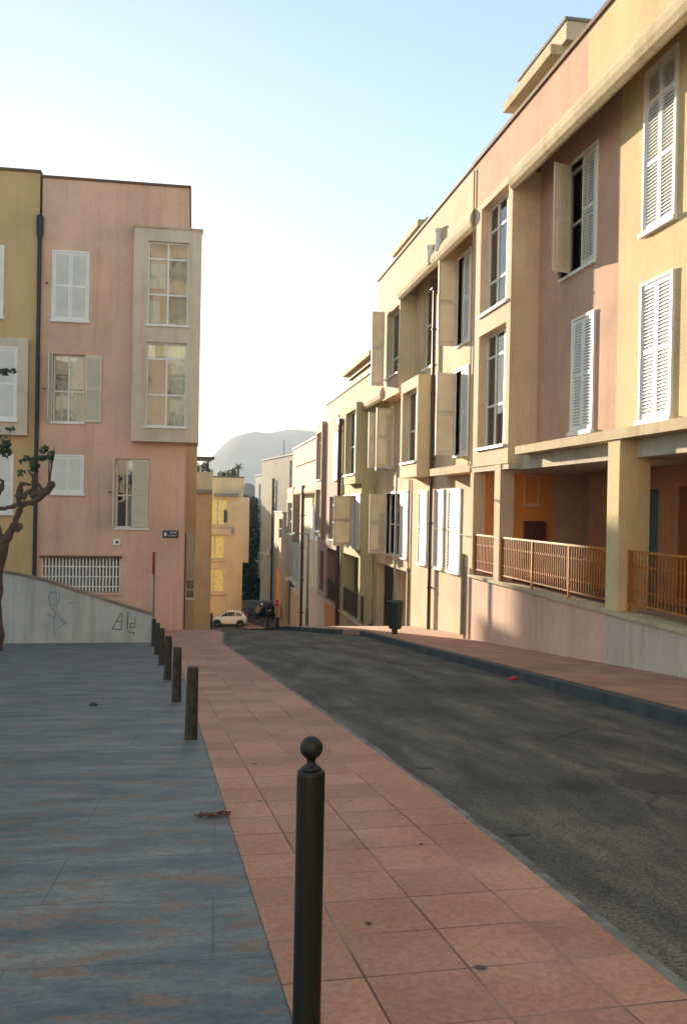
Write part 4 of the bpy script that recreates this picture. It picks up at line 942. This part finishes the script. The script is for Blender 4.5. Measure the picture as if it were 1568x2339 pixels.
# palm
q=atY(544,1064,125); PMX=q.x
PM=thing('palm_tree',(q.x,125,-10),'slender tall palm rising behind the apricot roof','palm')
m=MB(); m.tube([(q.x+.1,125,-10.1),(q.x,125,-3),(q.x,125,q.z)],[.28,.2,.15],9); m.build('trunk',BARK,PM,smooth=True)
m=MB()
for k in range(26):
    t=k*2.4; el=random.uniform(-.5,1.2); L=random.uniform(.8,1.2); d=Vector((math.cos(t)*math.cos(el),math.sin(t)*math.cos(el),math.sin(el)))
    pr=None; side=d.cross(Vector((0,0,1))).normalized()
    for j in range(7):
        s=j/6; p=Vector((q.x,125,q.z))+d*L*s+Vector((0,0,-1.0*s*s*L*.55)); 
        if pr is not None:
            wv=.11*math.sin(math.pi*min(1,s+.08))+.02
            for sg in (-1,1):
                m.add([tuple(pr),tuple(p),tuple(p+side*sg*wv-Vector((0,0,wv*.7))),tuple(pr+side*sg*wv*.9-Vector((0,0,wv*.7)))],[(0,1,2,3)])
        pr=p
m.build('crown',LEAFL,PM)
# ---------------- cars
def car(loc,ang,L,W,H,paint,label,group=None):
    """hatchback: x forward, nose at +x"""
    c,s=math.cos(ang),math.sin(ang)
    T=lambda x,y,z:(loc[0]+x*c-y*s,loc[1]+x*s+y*c,loc[2]+z)
    o=thing('hatchback_car',loc,label,'car'); k=L/3.7
    sec=[(-1.85,.34,.95,.80),(-1.82,.25,1.08,.86),(-1.60,.2,1.0,.93),(-.9,.19,.96,.97),(0,.19,.93,.98),(.8,.19,.90,.97),(1.25,.2,.84,.95),(1.62,.22,.74,.88),(1.83,.30,.60,.74),(1.86,.36,.5,.68)]
    vs=[];fs=[];ring=10
    for x,z0,z1,wf in sec:
        w2=W/2*wf
        for (yy,zz) in ((-w2*.86,z0),(-w2,z0+.10),(-w2,z0+(z1-z0)*.55),(-w2*.965,z1-.05),(-w2*.88,z1),(w2*.88,z1),(w2*.965,z1-.05),(w2,z0+(z1-z0)*.55),(w2,z0+.10),(w2*.86,z0)): vs.append((x*k,yy,zz))
    for i in range(len(sec)-1):
        for j in range(ring): fs.append((i*ring+j,(i+1)*ring+j,(i+1)*ring+(j+1)%ring,i*ring+(j+1)%ring))
    fs.append(tuple(range(ring))); fs.append(tuple((len(sec)-1)*ring+j for j in range(ring)))
    m=MB(T); m.add(vs,fs); b=m.build('body',paint,o,smooth=False)
    md=b.modifiers.new('s','SUBSURF'); md.levels=2; md.render_levels=2
    for p in b.data.polygons: p.use_smooth=True
    # cabin (pillars and roof) with glass set in it
    def cab(sc_,z1,mat,name,inset=0):
        m=MB(T); R=[(-1.74,.93,.82),(-1.50,H-.26,.71),(-1.22,H-.07,.66),(-.35,H,.66),(.18,H-.07,.65),(1.18,.88,.80)]
        vs=[];fs=[]
        low=[(-1.74,.88,.84),(1.06,.86,.84)]
        pts=[(x*k,z,wf*W/2) for x,z,wf in R]
        for x,z,wv in pts: vs+= [(x,-wv,z),(x,wv,z)]
        n=len(pts)
        for i in range(n-1): fs.append((2*i,2*i+2,2*i+3,2*i+1))
        fs.append(tuple(2*i for i in range(n))); fs.append(tuple(2*i+1 for i in range(n))); fs.append((0,1,2*n-1,2*n-2))
        m.add(vs,fs); return m.build(name,mat,o,bevel=.04)
    cab(1,H,paint,'cabin')
    gl=plain('car_glass',(.03,.05,.07),.08)
    def glassq(pts,name='window'):
        m=MB(T); m.add(pts,[tuple(range(len(pts)))]); g_=m.build(name,gl,o); sm=g_.modifiers.new('t','SOLIDIFY'); sm.thickness=.012; sm.offset=0
    for sg in (-1,1):
        def sy(z): return sg*(W/2*(.835-.165*(z-.9)/(H-.9))+.004)
        def P(x,z): return (x*k,sy(z),z)
        glassq([P(.92,.98),P(.12,.98),P(.12,H-.13),P(.22,H-.16)]); glassq([P(.08,.98),P(-.62,.98),P(-.62,H-.1),P(.08,H-.11)]); glassq([P(-.70,.98),P(-1.36,1.02),P(-1.20,H-.2),P(-.70,H-.11)])
    glassq([(1.12*k,-W*.36,.93),(1.12*k,W*.36,.93),(.24*k,W*.30,H-.09),(.24*k,-W*.30,H-.09)],'windscreen')
    glassq([(-1.735*k,-W*.36,.97),(-1.735*k,W*.36,.97),(-1.53*k,W*.30,H-.27),(-1.53*k,-W*.30,H-.27)],'rear_window')
    for x in (-1.16*k,1.15*k):
        for sg in (-1,1):
            y=sg*(W/2-.09); m=MB(T); pr=[(.17,-.085),(.27,-.095),(.30,-.07),(.30,.07),(.27,.095),(.17,.085)]
            vs=[];fs=[];n=24
            for rr,a in pr:
                for i in range(n): t=2*math.pi*i/n; vs.append((x+rr*math.cos(t),y+a,.30+rr*math.sin(t)))
            for q_ in range(len(pr)-1):
                for i in range(n): fs.append((q_*n+i,q_*n+(i+1)%n,(q_+1)*n+(i+1)%n,(q_+1)*n+i))
            fs+=[tuple(range(n)),tuple((len(pr)-1)*n+i for i in range(n))]
            m.add(vs,fs); wh=m.build('wheel',TYRE,o)
            m=MB(T); m.cyl((x,y-sg*.02,.30),(x,y+sg*.092,.30),.175,.165,n=20); m.build('rim',STEEL,wh)
            # dark arch
            m=MB(T); vs=[(x,y+sg*.1,.3)]+[(x+.36*math.cos(t),y+sg*.1,.30+.36*math.sin(t)) for t in [math.pi*i/14 for i in range(15)]]
            m.add([(a,b_-sg*.06,c_) for a,b_,c_ in vs]+[(a,b_-sg*.0+.0,c_) for a,b_,c_ in vs],[tuple(range(16)),tuple(range(31,15,-1))]+[(i,(i+1)%16,16+(i+1)%16,16+i) for i in range(16)]); m.build('wheel_arch',TYRE,o)
    for sg in (-1,1):
        m=MB(T); m.box(-1.845*k,-1.70*k,sg*W*.36-.09 if sg<0 else sg*W*.36-.0,sg*W*.36+.0 if sg<0 else sg*W*.36+.09,.80,1.12); m.build('tail_light',REDP,o,bevel=.02)
        m=MB(T); m.box(1.62*k,1.80*k,sg*W*.34-.1,sg*W*.34+.1,.58,.72); m.build('headlight',STEEL,o,bevel=.02)
        m=MB(T); m.box(.72*k,.86*k,sg*(W*.47)-.0 if sg>0 else sg*W*.47-.14,sg*W*.47+.14 if sg>0 else sg*W*.47,.92,1.05); m.build('mirror',paint,o,bevel=.02)
    m=MB(T); m.box(-1.875*k,-1.84*k,-.24,.24,.62,.74); m.build('number_plate',WHITE,o)
    return o
def carpaint(n,c):
    m=plain(n,c,.3,var=.02); m.node_tree.nodes['Principled BSDF'].inputs['Coat Weight'].default_value=.6; return m
q=atY(523,1434,85.2)
car((q.x,85.2,-10.04),math.pi-.10,3.35,1.55,1.46,carpaint('white_car_paint',(.86,.85,.82)),'small white hatchback parked in front of the apricot house')
q=atY(609,1404,93.5)
car((q.x,93.5,-10.04),math.pi/2+.03,3.7,1.6,1.42,carpaint('black_car_paint',(.008,.01,.012)),'black hatchback seen from behind at the bottom of the street')
# dark box at the car's nose
q0=atY(478,1402,84); q1=atY(486,1419,84); m=MB(); m.box(q0.x,q1.x,84.0,84.5,-10.05,q0.z); o=m.build('waste_container',BINM,bevel=.03); tag(o,'dark container just beyond the nose of the white car','container')
# stop sign
q=atY(633,1378,82); SS=thing('stop_sign',(q.x,82,gz(82)),'red octagonal stop sign at the foot of the street','stop sign')
m=MB(); m.cyl((q.x,82.06,gz(82)),(q.x,82.06,q.z),.035,n=10); m.build('pole',STEEL,SS)
def octa(R,y0,y1,mat,name):
    m=MB(); vs=[(q.x+R*math.cos(R_(22.5+45*i)),y,q.z+R*math.sin(R_(22.5+45*i))) for y in (y0,y1) for i in range(8)]
    m.add(vs,[tuple(range(8)),tuple(range(15,7,-1))]+[(i,(i+1)%8,8+(i+1)%8,8+i) for i in range(8)]); return m.build(name,mat,SS)
octa(.36,82.0,82.02,WHITE,'sign_rim'); octa(.335,81.992,82.0,REDP,'sign_plate')
fc=bpy.data.curves.new('lettering','FONT'); fc.body='STOP'; fc.size=.25; fc.align_x='CENTER'; fc.align_y='CENTER'; fc.extrude=.003
fo=bpy.data.objects.new('tmp',fc); COL.objects.link(fo); bpy.context.view_layer.update()
me=bpy.data.meshes.new_from_object(fo.evaluated_get(bpy.context.evaluated_depsgraph_get())); bpy.data.objects.remove(fo)
me.materials.clear(); me.materials.append(WHITE)
so_=bpy.data.objects.new('lettering',me); COL.objects.link(so_); so_.parent=SS; so_.rotation_euler=(R_(90),0,0); so_.location=Vector((q.x,81.985,q.z))-SS.location
# dark post and dark bin beside it
q=atY(612,1380,80.5); m=MB(); m.cyl((q.x,80.5,gz(80.5)),(q.x,80.5,q.z),.10,.07,n=12); m.lathe([(.16,0),(.16,.12),(.09,.2)],(q.x,80.5,gz(80.5)),12); o=m.build('iron_post',BINM); tag(o,'thick dark iron post left of the stop sign','post')
q=atY(637,1425,80.8); m=MB(); m.box(q.x-.28,q.x+.28,80.8,81.4,gz(81)+.1,gz(81)+1.2); m.box(q.x-.31,q.x+.31,80.75,81.45,gz(81)+1.2,gz(81)+1.28); m.cyl((q.x-.2,80.85,gz(81)),(q.x-.2,80.85,gz(81)+.12),.06); m.cyl((q.x+.2,80.85,gz(81)),(q.x+.2,80.85,gz(81)+.12),.06); o=m.build('waste_container',BINM,bevel=.02); tag(o,'dark waste container standing under the stop sign','container')
# lit pavement patch at the far crossing
strip('pavement',TILE,[(82.6,5.2,6.9),(84.3,4.6,6.4),(87.5,4.2,5.2)],.08,'small sunlit pavement island behind the white car')
# person
q=atY(588,1423,88.0); px_,py_,pz_=q.x,88.0,-10.045
PS=thing('person',(px_,py_,pz_),'person with long brown hair, beige top and dark trousers, arms bent in front','person')
def skin(name,verts,edges,rad,mat,par=PS,root=0):
    me=bpy.data.meshes.new(name); me.from_pydata([(v[0],v[1],v[2]) for v in verts],edges,[]); o=bpy.data.objects.new(name,me); COL.objects.link(o); o.parent=par
    sk=o.modifiers.new('skin','SKIN'); sd_=me.skin_vertices[0].data if me.skin_vertices else None
    if sd_ is None:
        me.skin_vertices.new() if hasattr(me.skin_vertices,'new') else None; sd_=me.skin_vertices[0].data
    for i,r in enumerate(rad): sd_[i].radius=(r if isinstance(r,tuple) else (r,r))
    sd_[root].use_root=True
    ss=o.modifiers.new('sub','SUBSURF'); ss.levels=1; ss.render_levels=2; me.materials.append(mat); return o
SKIN=plain('skin',(.50,.30,.20),.6,var=.05); HAIR=plain('brown_hair',(.06,.03,.018),.6); TOP=plain('beige_top',(.42,.29,.17),.9); TROU=plain('dark_trousers',(.02,.02,.025),.9)
V=[(0,0,.92),(0,0,1.15),(0,0,1.36),(0,-.01,1.46),(0,-.02,1.54),(0,-.02,1.62),(.17,0,1.35),(.22,.02,1.10),(.10,-.20,1.05),(.05,-.26,1.06),(-.17,0,1.35),(-.22,.02,1.10),(-.10,-.20,1.07),(-.05,-.26,1.08),(.09,0,.86),(.09,-.01,.48),(.10,.02,.08),(.11,-.12,.04),(-.09,0,.86),(-.10,.05,.48),(-.10,.10,.08),(-.11,-.04,.04)]
Ed=[(0,1),(1,2),(2,3),(3,4),(4,5),(2,6),(6,7),(7,8),(8,9),(2,10),(10,11),(11,12),(12,13),(0,14),(14,15),(15,16),(16,17),(0,18),(18,19),(19,20),(20,21)]
Rd=[(.15,.10),(.12,.09),(.14,.09),.05,.08,.075,.055,.042,.03,.03,.055,.042,.03,.03,.085,.06,.042,.035,.085,.06,.042,.035]
skin('body',V,Ed,Rd,SKIN)
skin('top',[(0,0,.95),(0,0,1.12),(0,0,1.32),(.165,0,1.345),(.222,.02,1.12),(-.165,0,1.345),(-.222,.02,1.12)],[(0,1),(1,2),(2,3),(3,4),(2,5),(5,6)],[(.17,.12),(.135,.105),(.155,.105),.068,.055,.068,.055],TOP)
skin('trousers',[(0,0,.94),(.09,0,.84),(.09,-.01,.48),(.10,.02,.12),(-.09,0,.84),(-.10,.05,.48),(-.10,.10,.12)],[(0,1),(1,2),(2,3),(0,4),(4,5),(5,6)],[(.165,.115),.10,.075,.06,.10,.075,.06],TROU)
skin('hair',[(0,.02,1.66),(0,.05,1.58),(0,.075,1.42),(0,.08,1.25)],[(0,1),(1,2),(2,3)],[(.085,.08),(.10,.08),(.10,.05),(.06,.03)],HAIR)
# haze of the low sun
m=MB(); m.box(-950,950,-62,1750,-45,140); hz=m.build('haze',None) if False else None
hm=bpy.data.materials.new('haze_air'); hm.use_nodes=True; hn=hm.node_tree
for n_ in list(hn.nodes):
    if n_.type=='BSDF_PRINCIPLED': hn.nodes.remove(n_)
pv=hn.nodes.new('ShaderNodeVolumePrincipled'); pv.inputs['Color'].default_value=(.84,.90,1.0,1); pv.inputs['Density'].default_value=.0006; pv.inputs['Anisotropy'].default_value=0
hn.links.new(pv.outputs[0],[n_ for n_ in hn.nodes if n_.type=='OUTPUT_MATERIAL'][0].inputs['Volume'])
hz=m.build('haze',hm); hz['kind']='stuff'
